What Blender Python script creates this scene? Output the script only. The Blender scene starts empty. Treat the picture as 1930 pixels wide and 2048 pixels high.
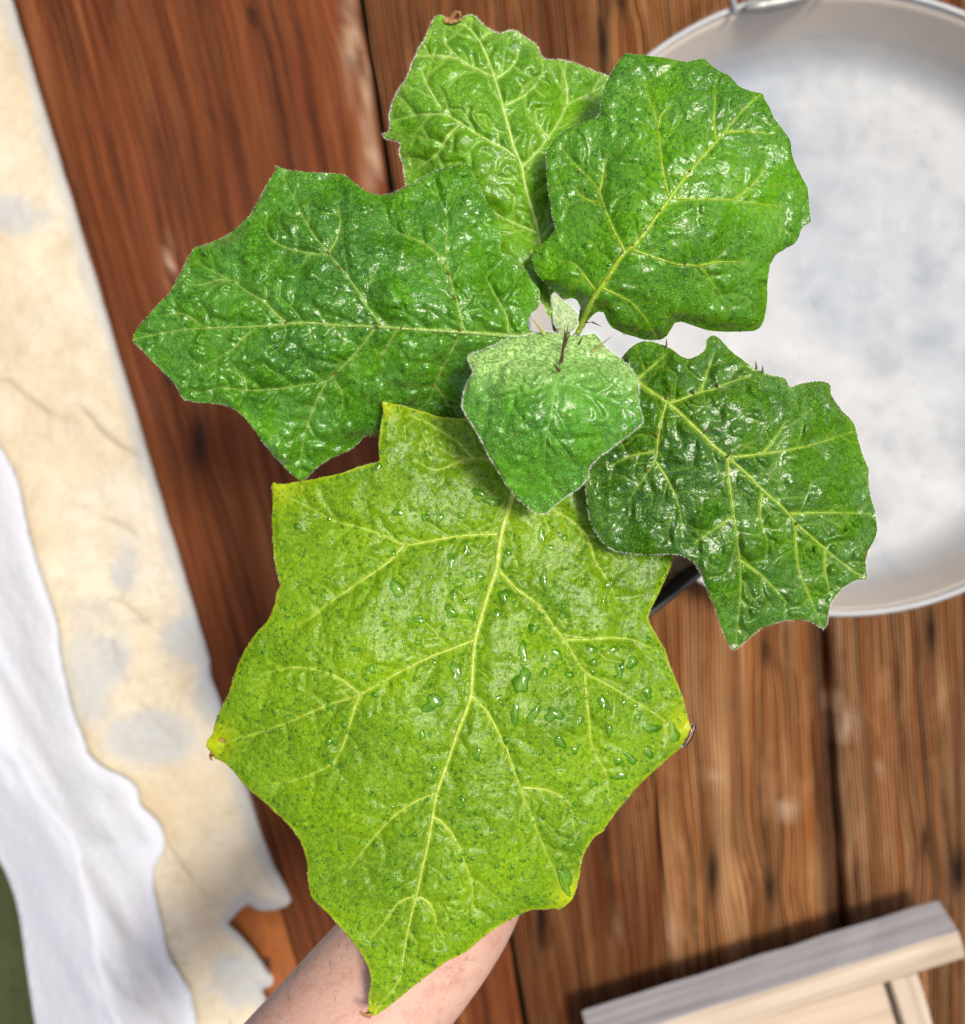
import bpy, math, random
import numpy as np
from mathutils import Vector, Matrix
R = math.radians
random.seed(7); rng = np.random.default_rng(7)
sc = bpy.context.scene
COL = sc.collection

# ------------------------------------------------------------ camera, sky, sun, exposure
H = 0.86                      # camera height above the deck, looking straight down
TAN = 0.93                    # picture width divided by distance
cd = bpy.data.cameras.new('camera'); cam = bpy.data.objects.new('camera', cd); COL.objects.link(cam)
cam.location = (0, 0, H)
cd.sensor_fit = 'HORIZONTAL'; cd.sensor_width = 36; cd.lens = 36 / TAN
cd.clip_start = 0.01; cd.clip_end = 200
cd.dof.use_dof = True; cd.dof.focus_distance = H - 0.425; cd.dof.aperture_fstop = 7.2
sc.camera = cam
SUN_EL, SUN_AZ = 73, 14        # sun to the right of the picture (degrees above, degrees towards the picture's top)
w = bpy.data.worlds.new('World'); sc.world = w; w.use_nodes = True
nt = w.node_tree; bg = nt.nodes['Background']
sky = nt.nodes.new('ShaderNodeTexSky'); sky.sky_type = 'NISHITA'; sky.sun_disc = False
sky.sun_elevation = R(SUN_EL); sky.sun_rotation = R(90 - SUN_AZ); sky.dust_density = 5.0; sky.air_density = .8
nt.links.new(sky.outputs[0], bg.inputs[0]); bg.inputs[1].default_value = 0.13
sd = bpy.data.lights.new('sun', 'SUN'); sd.energy = 3.0; sd.angle = R(11); sd.color = (1.0, 0.95, 0.86)
sun = bpy.data.objects.new('sun', sd); COL.objects.link(sun)
dv = Vector((math.cos(R(SUN_EL)) * math.cos(R(SUN_AZ)), math.cos(R(SUN_EL)) * math.sin(R(SUN_AZ)), math.sin(R(SUN_EL))))
sun.rotation_euler = dv.to_track_quat('Z', 'Y').to_euler(); sun.location = dv * 3
vs = sc.view_settings; vs.view_transform = 'Standard'; vs.look = 'None'; vs.gamma = 1; vs.exposure = 0.04

# ------------------------------------------------------------ helpers
SS = TAN / 1930
def P(px, py, z):             # a point of the place at height z, measured off the photograph
    d = H - z
    return ((px - 965) * SS * d, -(py - 1024) * SS * d, z)
def Pn(px, py, z):
    d = (H - z) * SS
    return np.stack([(px - 965) * d, -(py - 1024) * d, z], -1)
def tag(o, label=None, cat=None, group=None, kind=None):
    if label: o['label'] = label
    if cat: o['category'] = cat
    if group: o['group'] = group
    if kind: o['kind'] = kind
    return o
def empty(name, loc=(0, 0, 0)):
    o = bpy.data.objects.new(name, None); o.location = loc; o.empty_display_size = .02; COL.objects.link(o); return o
def mesh(name, v, f, mat, parent=None, smooth=True):
    me = bpy.data.meshes.new(name)
    me.from_pydata([tuple(p) for p in v] if not isinstance(v, np.ndarray) else v.tolist(), [], f if not isinstance(f, np.ndarray) else f.tolist())
    me.validate(); me.update()
    if smooth: me.shade_smooth()
    if mat: me.materials.append(mat)
    o = bpy.data.objects.new(name, me); COL.objects.link(o)
    if parent:
        o.parent = parent
        o.matrix_parent_inverse = Matrix.Translation(-Vector(wloc(parent)))
    return o
def wloc(o):
    l = Vector(o.location)
    return l if not o.parent else l   # only things carry an offset; parts sit in world coordinates
def fattr(o, name, a):
    at = o.data.attributes.new(name, 'FLOAT', 'POINT'); at.data.foreach_set('value', np.asarray(a, dtype=np.float32))
def crom(pts, step, closed=False):
    p = np.array(pts, float); n = len(p); out = []
    rngi = range(n if closed else n - 1)
    for i in rngi:
        if closed: a, b, c, d = p[(i-1) % n], p[i], p[(i+1) % n], p[(i+2) % n]
        else: a, b, c, d = p[max(i-1, 0)], p[i], p[i+1], p[min(i+2, n-1)]
        L = np.linalg.norm(c[:2] - b[:2]); k = max(1, int(L / step))
        ta, tb = (c - a) * .5, (d - b) * .5
        # keep corners crisp: limit tangents by the length of the span
        for t_ in (ta, tb):
            m = np.linalg.norm(t_[:2])
            if m > L * .8: t_ *= L * .8 / m
        for j in range(k):
            t = j / k; t2, t3 = t*t, t*t*t
            out.append((2*t3-3*t2+1)*b + (t3-2*t2+t)*ta + (-2*t3+3*t2)*c + (t3-t2)*tb)
    if not closed: out.append(p[-1])
    return np.array(out)
def segdist(q, a, b, extra=None, chunk=20000):
    """nearest distance of points q to segments a-b; returns d, index, t"""
    n = len(q); D = np.empty(n); I = np.empty(n, int); T = np.empty(n)
    ab = b - a; L2 = np.maximum((ab**2).sum(1), 1e-9)
    for s in range(0, n, chunk):
        x = q[s:s+chunk, None, :] - a[None]
        t = np.clip((x * ab[None]).sum(2) / L2[None], 0, 1)
        r = x - t[..., None] * ab[None]
        d = np.sqrt((r**2).sum(2))
        if extra is not None: k = (d - extra[None]).argmin(1)
        else: k = d.argmin(1)
        ii = np.arange(len(k)); D[s:s+chunk] = d[ii, k]; I[s:s+chunk] = k; T[s:s+chunk] = t[ii, k]
    return D, I, T
def inside(q, poly):
    r = np.zeros(len(q), bool); a = poly; b = np.roll(poly, -1, 0)
    for (x1, y1), (x2, y2) in zip(a, b):
        if y1 == y2: continue
        c = ((y1 > q[:, 1]) != (y2 > q[:, 1]))
        r ^= c & (q[:, 0] < (x2 - x1) * (q[:, 1] - y1) / (y2 - y1) + x1)
    return r
def polygrid(poly, step):
    """a sheet of quads filling an outline, its rim snapped onto the outline"""
    lo, hi = poly.min(0) - step, poly.max(0) + step
    nx, ny = int((hi[0]-lo[0])/step)+2, int((hi[1]-lo[1])/step)+2
    X, Y = np.meshgrid(lo[0]+np.arange(nx)*step, lo[1]+np.arange(ny)*step)
    V = np.stack([X.ravel(), Y.ravel()], 1)
    cx = np.stack([(X[:-1, :-1]+step/2).ravel(), (Y[:-1, :-1]+step/2).ravel()], 1)
    keep = inside(cx, poly).reshape(ny-1, nx-1)
    idx = np.arange(nx*ny).reshape(ny, nx)
    F = np.stack([idx[:-1, :-1], idx[1:, :-1], idx[1:, 1:], idx[:-1, 1:]], -1)[keep]
    # rim vertices: those not surrounded by four kept cells
    cnt = np.zeros((ny, nx), int); kk = keep.astype(int)
    cnt[:-1, :-1] += kk; cnt[1:, :-1] += kk; cnt[1:, 1:] += kk; cnt[:-1, 1:] += kk
    used = cnt.ravel() > 0; rim = used & (cnt.ravel() < 4)
    a, b = poly, np.roll(poly, -1, 0)
    d, i, t = segdist(V[rim], a, b)
    V[rim] = a[i] + (b-a)[i] * t[:, None]
    new = -np.ones(nx*ny, int); new[used] = np.arange(used.sum())
    V = V[used]; F = new[F]
    d, i, t = segdist(V, a, b)
    return V, F, d
def noise2(q, scale, seed=0, octs=3):
    """smooth value noise on 2-D points"""
    out = np.zeros(len(q)); amp = 1; tot = 0
    for o in range(octs):
        g = np.random.default_rng(seed*31+o).random((64, 64))*2-1
        u = q / scale * (2**o) + 17.3*o
        i = np.floor(u).astype(int); f = u - i; f = f*f*(3-2*f)
        def G(a, b): return g[a % 64, b % 64]
        x, y = i[:, 0], i[:, 1]
        out += amp*((G(x, y)*(1-f[:, 0])+G(x+1, y)*f[:, 0])*(1-f[:, 1]) + (G(x, y+1)*(1-f[:, 0])+G(x+1, y+1)*f[:, 0])*f[:, 1])
        tot += amp; amp *= .5
    return out / tot
def tps(ctrl):
    c = np.array(ctrl, float); xy = c[:, :2]/500; n = len(c)
    def U(r2): return np.where(r2 > 0, r2*np.log(np.maximum(r2, 1e-12)), 0)
    K = U(((xy[:, None]-xy[None])**2).sum(2)) + np.eye(n)*.02
    Pm = np.hstack([np.ones((n, 1)), xy]); A = np.zeros((n+3, n+3)); A[:n, :n] = K; A[:n, n:] = Pm; A[n:, :n] = Pm.T
    w_ = np.linalg.solve(A, np.concatenate([c[:, 2], np.zeros(3)]))
    def f(q):
        q = np.atleast_2d(q)/500
        return U(((q[:, None]-xy[None])**2).sum(2)) @ w_[:n] + w_[n] + q @ w_[n+1:]
    return f
def tube_vf(pts, rad, seg=8, flat=1.0):
    pts = [Vector(p) for p in pts]; v = []; f = []
    n = len(pts); up = Vector((0, 0, 1)); prev = None
    for i, p in enumerate(pts):
        d = (pts[min(i+1, n-1)] - pts[max(i-1, 0)]).normalized()
        ref = up if abs(d.z) < .9 else Vector((0, 1, 0))
        s = d.cross(ref).normalized() if prev is None else (prev - d*prev.dot(d)).normalized()
        prev = s; t = s.cross(d).normalized()
        for k in range(seg):
            a = 2*math.pi*k/seg
            v.append(p + s*math.cos(a)*rad[i] + t*math.sin(a)*rad[i]*flat)
    for i in range(n-1):
        for k in range(seg):
            f.append((i*seg+k, i*seg+(k+1) % seg, (i+1)*seg+(k+1) % seg, (i+1)*seg+k))
    f.append(tuple(range(seg))); f.append(tuple((n-1)*seg+seg-1-k for k in range(seg)))
    return v, f
def bevel(o, wd, seg=2):
    m = o.modifiers.new('bevel', 'BEVEL'); m.width = wd; m.segments = seg; m.limit_method = 'ANGLE'; return o

# ------------------------------------------------------------ node helper
class N:
    def __init__(s, name):
        s.m = bpy.data.materials.new(name); s.m.use_nodes = True; s.t = s.m.node_tree
        s.b = s.t.nodes['Principled BSDF']; s.out = s.t.nodes['Material Output']
    def n(s, typ, **kw):
        x = s.t.nodes.new('ShaderNode'+typ)
        for k, v in kw.items(): setattr(x, k, v)
        return x
    def l(s, a, b): s.t.links.new(a, b)
    def put(s, sock, v):
        if hasattr(v, 'links') or hasattr(v, 'is_linked'): s.l(v, sock)
        else:
            if sock.type == 'RGBA' and len(v) == 3: v = (*v, 1)
            sock.default_value = v
    def math(s, op, a, b=0.0, c=None, clamp=False):
        x = s.n('Math', operation=op); x.use_clamp = clamp
        s.put(x.inputs[0], a); s.put(x.inputs[1], b)
        if c is not None: s.put(x.inputs[2], c)
        return x.outputs[0]
    def mix(s, f, a, b, mode='MIX'):
        x = s.n('Mix', data_type='RGBA', blend_type=mode); s.put(x.inputs[0], f); s.put(x.inputs[6], a); s.put(x.inputs[7], b); return x.outputs[2]
    def attr(s, name): return s.n('Attribute', attribute_name=name).outputs['Fac']
    def co(s): return s.n('TexCoord').outputs['Object']
    def uv(s): return s.n('UVMap').outputs[0]
    def mapping(s, v, sc_=(1, 1, 1), loc=(0, 0, 0), rot=(0, 0, 0)):
        x = s.n('Mapping'); s.l(v, x.inputs[0]); x.inputs['Scale'].default_value = sc_; x.inputs['Location'].default_value = loc; x.inputs['Rotation'].default_value = rot; return x.outputs[0]
    def noise(s, v, scale, detail=3, rough=.5, dist=0):
        x = s.n('TexNoise'); s.l(v, x.inputs['Vector']); x.inputs['Scale'].default_value = scale; x.inputs['Detail'].default_value = detail
        x.inputs['Roughness'].default_value = rough; x.inputs['Distortion'].default_value = dist; return x.outputs['Fac']
    def voro(s, v, scale, feature='F1', rnd=1):
        x = s.n('TexVoronoi', feature=feature); s.l(v, x.inputs['Vector']); x.inputs['Scale'].default_value = scale; x.inputs['Randomness'].default_value = rnd; return x
    def ramp(s, f, stops, interp='LINEAR'):
        x = s.n('ValToRGB'); s.l(f, x.inputs[0]); cr = x.color_ramp; cr.interpolation = interp
        while len(cr.elements) < len(stops): cr.elements.new(.5)
        for e, (p, c) in zip(cr.elements, stops):
            e.position = p; e.color = (c, c, c, 1) if isinstance(c, (int, float)) else (*c, 1)
        return x.outputs[0]
    def bump(s, h, dist, strength=1, prev=None):
        x = s.n('Bump'); x.inputs['Strength'].default_value = strength; x.inputs['Distance'].default_value = dist; s.l(h, x.inputs['Height'])
        if prev: s.l(prev, x.inputs['Normal'])
        return x.outputs[0]
    def set(s, **kw):
        for k, v in kw.items():
            s.put(s.b.inputs[k.replace('_', ' ')], v)
        return s

def leaf_mat(name, dark, light, vein, fuzz, fuzz_amt=.3, rough=.34, dotamt=.5, wet=.5, trans=.15, yellow=None, lump=.6):
    s = N(name); co = s.co()
    va, mi, ed = s.attr('vein'), s.attr('minor'), s.attr('edge')
    big = s.noise(co, 22, 3); fine = s.noise(co, 420, 3, .6)
    c = s.mix(s.ramp(big, [(.35, 0), (.68, 1)]), dark, light)
    c = s.mix(s.math('MULTIPLY', s.ramp(fine, [(.42, 0), (.62, 1)]), .30), c, tuple(min(1, x*1.55+.01) for x in light))
    are = s.voro(s.mapping(co), 330, 'DISTANCE_TO_EDGE').outputs[0]      # smallest net of veins
    c = s.mix(s.math('MULTIPLY', s.ramp(are, [(0, 1), (.12, 0)]), .42), c, tuple(x*.45 for x in dark))
    c = s.mix(s.math('MULTIPLY', mi, .68), c, tuple(x*.85 for x in vein))
    c = s.mix(va, c, vein)
    if yellow: c = s.mix(s.math('MULTIPLY', s.attr('tip'), .8), c, yellow)
    # pale gland hairs, one small dot each
    v = s.voro(co, 860); rk = s.n('SeparateColor'); s.l(v.outputs['Color'], rk.inputs[0])
    dot = s.math('MULTIPLY', s.ramp(v.outputs['Distance'], [(.15, 1), (.36, 0)]), s.ramp(rk.outputs[0], [(.1, 0), (.7, 1)]))
    v2 = s.voro(s.mapping(co, loc=(3, 5, 0)), 1250); dot2 = s.ramp(v2.outputs['Distance'], [(.15, 1), (.36, 0)])
    patch = s.ramp(s.noise(co, 60, 2), [(.3, .35), (.65, 1)])
    da = s.math('MULTIPLY', s.math('MULTIPLY', s.math('MAXIMUM', dot, s.math('MULTIPLY', dot2, .7)), patch), dotamt)
    c = s.mix(da, c, fuzz)
    fz = s.math('ADD', s.math('MULTIPLY', s.attr('fuzz'), fuzz_amt), s.math('MULTIPLY', s.ramp(ed, [(0, 1), (.22, 0)]), .30), clamp=True)
    fzn = s.ramp(s.noise(co, 800, 2, .7), [(.42, .15), (.58, 1)])
    c = s.mix(s.math('MULTIPLY', fz, fzn), c, fuzz)
    wetn = s.ramp(s.noise(co, 48, 4, .6), [(.50, 1), (.60, 0)])
    rg = s.math('SUBTRACT', rough + .08, s.math('MULTIPLY', wetn, wet*.26))
    h0 = s.noise(co, 210, 3, .55)
    n0 = s.bump(h0, .0040, lump)
    h1 = s.noise(co, 750, 3, .7)
    n1 = s.bump(h1, .0006, .4, n0)
    n2 = s.bump(s.math('MAXIMUM', dot, dot2), .00035, .75, n1)
    n3 = s.bump(are, .0004, .35, n2)
    s.set(Base_Color=c, Roughness=rg, Normal=n3, Specular_IOR_Level=.2)
    s.b.inputs['Coat Weight'].default_value = .0; s.l(s.math('MULTIPLY', wetn, wet*.9), s.b.inputs['Coat Weight']); s.b.inputs['Coat Roughness'].default_value = .235; s.b.inputs['Coat IOR'].default_value = 1.62
    s.l(n1, s.b.inputs['Coat Normal'])
    tr = s.n('BsdfTranslucent'); s.l(s.mix(.5, c, (.25, .5, .02)), tr.inputs[0])
    mx = s.n('MixShader'); mx.inputs[0].default_value = trans
    s.l(s.b.outputs[0], mx.inputs[1]); s.l(tr.outputs[0], mx.inputs[2]); s.l(mx.outputs[0], s.out.inputs[0])
    return s.m
def simple(name, col, rough=.5, noise=.15, scale=80, metal=0, bump=0, bscale=200, spec=.5):
    s = N(name); co = s.co()
    c = s.mix(s.noise(co, scale, 4), tuple(x*(1-noise) for x in col), tuple(min(1, x*(1+noise)) for x in col))
    s.set(Base_Color=c, Roughness=rough, Metallic=metal, Specular_IOR_Level=spec)
    if bump: s.set(Normal=s.bump(s.noise(co, bscale, 4, .6), bump, 1))
    return s.m

# ------------------------------------------------------------ the setting: ground, deck, stone
def wood_mat(name, dark, mid, light, streak, ridge, seed, blot=.5, bright=0.0):
    s = N(name); uv = s.uv()
    off = (seed*3.1, seed*7.7, 0)
    wv = s.noise(s.mapping(uv, (9, 2.2, 1), off), 1, 2)
    wuv = s.n('VectorMath', operation='ADD'); s.l(uv, wuv.inputs[0])
    cmb = s.n('CombineXYZ'); s.l(s.math('MULTIPLY', s.math('SUBTRACT', wv, .5), .035), cmb.inputs[0]); s.l(cmb.outputs[0], wuv.inputs[1]); u2 = wuv.outputs[0]
    g1 = s.noise(s.mapping(u2, (110, 2.2, 1), off), 1, 6, .65)
    g2 = s.noise(s.mapping(u2, (420, 5, 1), off), 1, 4, .7)
    g3 = s.noise(s.mapping(uv, (26, 9, 1), off), 1, 6, .65, .5)
    wav = s.n('TexWave', wave_type='BANDS', bands_direction='X'); s.l(s.mapping(u2, (1, .03, 1), off), wav.inputs[0])
    wav.inputs['Scale'].default_value = 84; wav.inputs['Distortion'].default_value = 2.0; wav.inputs['Detail'].default_value = 4; wav.inputs['Detail Scale'].default_value = .6
    rd = wav.outputs['Fac']
    c = s.mix(s.ramp(g1, [(.38, 0), (.60, 1)]), dark, mid)
    gs = s.noise(s.mapping(u2, (34, 1.1, 1), (seed*5.3, 1.7, 0)), 1, 4, .6)
    c = s.mix(s.math('MULTIPLY', s.ramp(gs, [(.56, 0), (.70, 1)]), .6), c, light)
    c = s.mix(s.math('MULTIPLY', s.ramp(gs, [(.30, 1), (.42, 0)]), .55), c, dark)
    c = s.mix(s.math('MULTIPLY', s.ramp(g2, [(.45, 0), (.72, 1)]), streak), c, light)
    c = s.mix(s.math('MULTIPLY', s.ramp(rd, [(.15, 1), (.6, 0)]), ridge), c, tuple(x*.45 for x in dark))
    c = s.mix(s.math('MULTIPLY', s.ramp(g3, [(.52, 0), (.72, 1)]), blot), c, light)
    c = s.mix(s.math('MULTIPLY', s.ramp(g3, [(.28, 1), (.42, 0)]), .55), c, tuple(x*.5 for x in dark))
    c = s.mix(s.attr('band'), c, (.035, .014, .007))
    c = s.mix(s.attr('knot'), c, (.012, .008, .006))
    c = s.mix(s.attr('pale'), c, (.62, .42, .27))
    s.set(Base_Color=c, Roughness=s.ramp(g3, [(.3, .42), (.7, .62)]), Specular_IOR_Level=.12)
    h = s.math('ADD', s.math('MULTIPLY', g1, .5), s.math('MULTIPLY', rd, ridge))
    s.set(Normal=s.bump(s.math('ADD', h, s.math('MULTIPLY', g2, .35)), .0030, 1))
    return s.m
red = wood_mat('reddish_varnished_wood', (.050, .011, .003), (.170, .042, .011), (.44, .16, .055), .42, .25, 1, .12)
brn = wood_mat('worn_brown_wood', (.085, .024, .004), (.42, .145, .034), (.72, .40, .18), .88, .75, 2, .34)
brn2 = wood_mat('weathered_brown_wood', (.060, .018, .004), (.33, .115, .030), (.72, .41, .20), .88, .75, 3, .38)
red2 = wood_mat('dark_red_wood', (.055, .013, .003), (.24, .068, .018), (.58, .28, .11), .75, .75, 4, .30)
deck = tag(empty('wooden_deck'), kind='structure')
J = [(-10, .30), (724, .16), (1195, .073), (1565, .068), (1905, .022), (2290, 0.0), (2700, -.02)]     # board joints: x = a + b*y
KN = [(505, 30, 7, 26), (398, 885, 16, 60), (335, 745, 10, 45), (1425, 1745, 13, 60), (1540, 1775, 10, 32), (1862, 1262, 11, 45), (1915, 1745, 20, 50), (1208, 88, 8, 45), (1240, 10, 10, 12),
      (1082, 1850, 10, 70), (1850, 1680, 6, 30), (700, 120, 8, 22), (1015, 1700, 18, 70), (1530, 1300, 8, 30)]
PA = [(702, 60, 16, 120), (735, 240, 11, 130), (750, 330, 8, 60), (1688, 1450, 28, 34), (1665, 1400, 20, 20), (340, 520, 6, 40), (1575, 1620, 20, 20), (1430, 1560, 20, 14), (700, 20, 10, 40), (1760, 1540, 10, 12), (1345, 1880, 10, 45), (1235, 1860, 8, 40)]
mats = [red, red2, brn, brn2, brn, brn2]
for i in range(6):
    (a0, b0), (a1, b1) = J[i], J[i+1]
    g = 4.5
    if i == 0: a0 += 24
    nu, nv = 46, 190
    U_, V_ = np.meshgrid(np.linspace(0, 1, nu), np.linspace(-900, 2900, nv))
    u = U_.ravel(); py = V_.ravel()
    gw = g * (1 + .35*noise2(np.stack([py*0+i*9, py], 1), 90, i))
    gr = {0: 8, 1: 1.3, 2: 9, 3: 5, 4: 3, 5: 3}[i]; gl = {0: 1, 1: 4, 2: 1.3, 3: 7, 4: 3, 5: 3}[i]
    x0 = a0+b0*py+gl*gw/g; x1 = a1+b1*py-gr*gw/g
    px = x0+(x1-x0)*u
    dz = np.minimum(px-x0, x1-px)
    z = -.0005*((i*7) % 3) - .0030*np.exp(-(dz/7)**2) + .0007*noise2(np.stack([px*4, py*.4], 1), 60, i+3)
    q = np.stack([px, py], 1)
    bd = np.zeros(len(q))
    if i == 2: bd = .8*np.exp(-((x1-px)/(26+8*noise2(q*[0, 1], 160, 3)))**4)
    if i == 0: pass
    kn = np.zeros(len(q)); pa = np.zeros(len(q)); wx = np.zeros(len(q))
    for kx, ky, ra, rb in KN:
        e = ((px-kx)/ra)**2+((py-ky)/rb)**2
        kn = np.maximum(kn, np.exp(-e**1.2)*.95)
        wx += (px-kx)*.6*np.exp(-(((px-kx)/(ra*4))**2+((py-ky)/(rb*2.2))**2))
    for kx, ky, ra, rb in PA:
        e = ((px-kx)/ra)**2+((py-ky)/rb)**2
        pa = np.maximum(pa, np.exp(-e**1.5)*.7*np.clip(.8+1.2*noise2(q*[1, .4], 14, 4), 0, 1))
    vt = Pn(px, py, z)
    idx = np.arange(nu*nv).reshape(nv, nu)
    F = np.stack([idx[:-1, :-1], idx[1:, :-1], idx[1:, 1:], idx[:-1, 1:]], -1).reshape(-1, 4)
    # side walls down to the joists
    L, Rr = idx[:, 0], idx[:, -1]; nb = len(vt)
    low = np.concatenate([vt[L]-[0, 0, .028], vt[Rr]-[0, 0, .028]]); vt2 = np.concatenate([vt, low])
    k = np.arange(nv-1)
    F2 = np.stack([L[:-1], nb+k, nb+k+1, L[1:]], 1); F3 = np.stack([Rr[:-1], Rr[1:], nb+nv+k+1, nb+nv+k], 1)
    o = mesh('deck_board', vt2, np.concatenate([F, F2, F3]), mats[i], deck)
    ext = lambda a: np.concatenate([a, a[L], a[Rr]])
    fattr(o, 'knot', ext(kn)); fattr(o, 'band', ext(bd)); fattr(o, 'pale', ext(pa))
    wide = .5*((a1-a0))*SS*H*2
    uu = ext(u*wide + wx*SS*H); vv = ext(-(py-1024)*SS*H)
    uvl = o.data.uv_layers.new(name='UVMap'); li = np.empty(len(o.data.loops), int); o.data.loops.foreach_get('vertex_index', li)
    uvl.data.foreach_set('uv', np.stack([uu[li], vv[li]], 1).ravel())
for x in (-.28, .05, .38):
    pass
gm = N('olive_ground'); gc = gm.co()
gm.set(Base_Color=gm.mix(gm.noise(gc, 25, 5), (.022, .026, .005), (.06, .07, .018)), Roughness=.9, Normal=gm.bump(gm.noise(gc, 60, 5), .01, 1))
o = mesh('ground', [(-6, -6, -.034), (6, -6, -.034), (6, 6, -.034), (-6, 6, -.034)], [(0, 1, 2, 3)], gm.m); tag(o, kind='structure')
cl = N('orange_clay'); cc = cl.co()
cl.set(Base_Color=cl.mix(cl.noise(cc, 45, 4), (.18, .045, .006), (.42, .13, .02)), Roughness=.8, Normal=cl.bump(cl.noise(cc, 120, 4), .004, 1))
clp = [P(x, y, 0) for x, y in ((380, 1740), (470, 1760), (640, 1770), (760, 2250), (400, 2250))]
V2, F2, d2 = polygrid(crom([(400, 1740), (500, 1760), (584, 1760), (760, 2250), (560, 2250), (400, 2000)], 20, True), 12)
o = mesh('clay_ground', Pn(V2[:, 0], V2[:, 1], -.012 + .003*noise2(V2, 40, 5)), F2, cl.m); tag(o, kind='structure')

def cr(tagxy, pts):           # coordinates read off an enlarged crop
    x0, y0, k = tagxy
    return [(x0+x/k, y0+y/k) for x, y in pts]
r1 = (200, 300, 2.081); r2 = (740, 0, 2.081); r3 = (900, 600, 2.081); r4 = (400, 780, 1.873); r5 = (400, 1380, 1.873)
rq = (880, 300, 4.97); r6 = (1040, 560, 9.365); ra_ = (0, 700, 2.84); rb_ = (0, 1348, 2.676); r2b = (740, 0, 3.122); r7 = (700, 700, 6.243)

# stone slab along the deck, broken at its lower corner
edge = [(-60, -900), (-250, -900), (-450, -900), (-450, 2500), (300, 2500)]
st_out = [(-245, -900)] + [(25+.3*y, y) for y in range(-600, 1360, 120)] + cr(rb_, [(1130, 0), (1185, 170), (1250, 400), (1335, 640), (1400, 850), (1470, 1030), (1540, 1160), (1558, 1215), (1530, 1245), (1480, 1262), (1420, 1268), (1370, 1262), (1325, 1235), (1280, 1265), (1222, 1335), (1290, 1400), (1350, 1470), (1400, 1540), (1462, 1625), (1455, 1668), (1400, 1690), (1500, 1873)]) + [(640, 2400), (330, 2400), (150, 1730), (-600, 1450), (-600, -900)]
pl = []
for i in range(len(st_out)):
    a, b = np.array(st_out[i]), np.array(st_out[(i+1) % len(st_out)]); k = max(1, int(np.linalg.norm(b-a)/12))
    for j in range(k): pl.append(a+(b-a)*j/k)
pl = np.array(pl); wob = np.stack([noise2(pl, 50, 8, 3), noise2(pl, 50, 9, 3)], 1)*1.3; pl = pl + wob
V2, F2, d2 = polygrid(pl, 7)
cracks = [cr(ra_, [(440, 300), (520, 390), (600, 480), (680, 540), (790, 600)]), cr(ra_, [(470, 890), (540, 930), (620, 960), (700, 990), (770, 1050)]), cr(ra_, [(430, 1430), (500, 1465), (570, 1465), (640, 1415), (700, 1440), (820, 1530), (920, 1620)]),
          cr(ra_, [(0, 170), (60, 180), (140, 260), (240, 330), (380, 400)]), cr((0, 0, 2.34), [(0, 1450), (40, 1500), (70, 1560), (100, 1639)]), cr(ra_, [(640, 1650), (660, 1740), (690, 1830), (720, 1900)]), cr(rb_, [(900, 900), (980, 1040), (1060, 1130), (1130, 1250)]),
          cr(rb_, [(700, 130), (760, 170), (840, 260), (960, 380)])]
sa, sb = [], []
for c in cracks:
    c = crom(c, 8); c = c + np.stack([noise2(c, 16, 3), noise2(c, 16, 4)], 1)*4; sa += list(c[:-1]); sb += list(c[1:])
dc, _, _ = segdist(V2, np.array(sa), np.array(sb))
crk = np.exp(-(dc/4.5)**2)*np.clip(.55+.9*noise2(V2, 45, 12), 0, 1)
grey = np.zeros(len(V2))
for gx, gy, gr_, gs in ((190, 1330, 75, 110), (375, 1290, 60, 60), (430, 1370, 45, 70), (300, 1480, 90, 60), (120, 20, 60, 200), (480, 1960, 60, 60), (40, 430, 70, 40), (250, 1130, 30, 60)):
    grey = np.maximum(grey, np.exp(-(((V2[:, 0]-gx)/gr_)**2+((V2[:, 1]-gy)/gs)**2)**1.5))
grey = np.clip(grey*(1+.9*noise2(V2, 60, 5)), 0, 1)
zz = .020 - .0035*np.exp(-(d2/9)**2) + .0012*noise2(V2, 55, 6) - .002*crk
sm = N('cream_stone'); sco = sm.co()
nn = sm.noise(sco, 14, 5, .6, .4)
c = sm.mix(sm.ramp(nn, [(.35, 0), (.65, 1)]), (.55, .44, .28), (.66, .585, .43))
c = sm.mix(sm.ramp(sm.noise(sco, 9, 4), [(.52, 0), (.7, .8)]), c, (.66, .61, .50))
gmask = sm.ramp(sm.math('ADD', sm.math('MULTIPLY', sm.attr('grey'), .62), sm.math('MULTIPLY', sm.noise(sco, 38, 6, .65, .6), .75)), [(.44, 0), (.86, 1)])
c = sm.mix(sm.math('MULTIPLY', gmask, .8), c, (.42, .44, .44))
c = sm.mix(sm.math('MULTIPLY', sm.ramp(sm.noise(sco, 22, 6, .7, 1.2), [(.47, 0), (.50, 1), (.53, 0)]), .35), c, (.36, .29, .20))
c = sm.mix(sm.ramp(sm.noise(sco, 60, 5, .7), [(.55, 0), (.75, .5)]), c, (.42, .33, .22))
c = sm.mix(sm.math('MULTIPLY', sm.ramp(sm.attr('rim'), [(0, 1), (.6, .75), (1, 0)]), .75), c, (.36, .375, .375))
c = sm.mix(sm.math('MULTIPLY', sm.attr('crack'), .6), c, (.20, .15, .10))
sm.set(Base_Color=c, Roughness=.6, Normal=sm.bump(sm.noise(sco, 130, 5, .6), .0012, 1))
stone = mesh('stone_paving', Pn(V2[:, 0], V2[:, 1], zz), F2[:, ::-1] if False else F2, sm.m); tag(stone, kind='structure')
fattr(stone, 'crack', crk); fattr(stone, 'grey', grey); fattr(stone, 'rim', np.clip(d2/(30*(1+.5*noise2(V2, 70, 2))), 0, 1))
md = stone.modifiers.new('thick', 'SOLIDIFY'); md.thickness = .045; md.offset = -1

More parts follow.
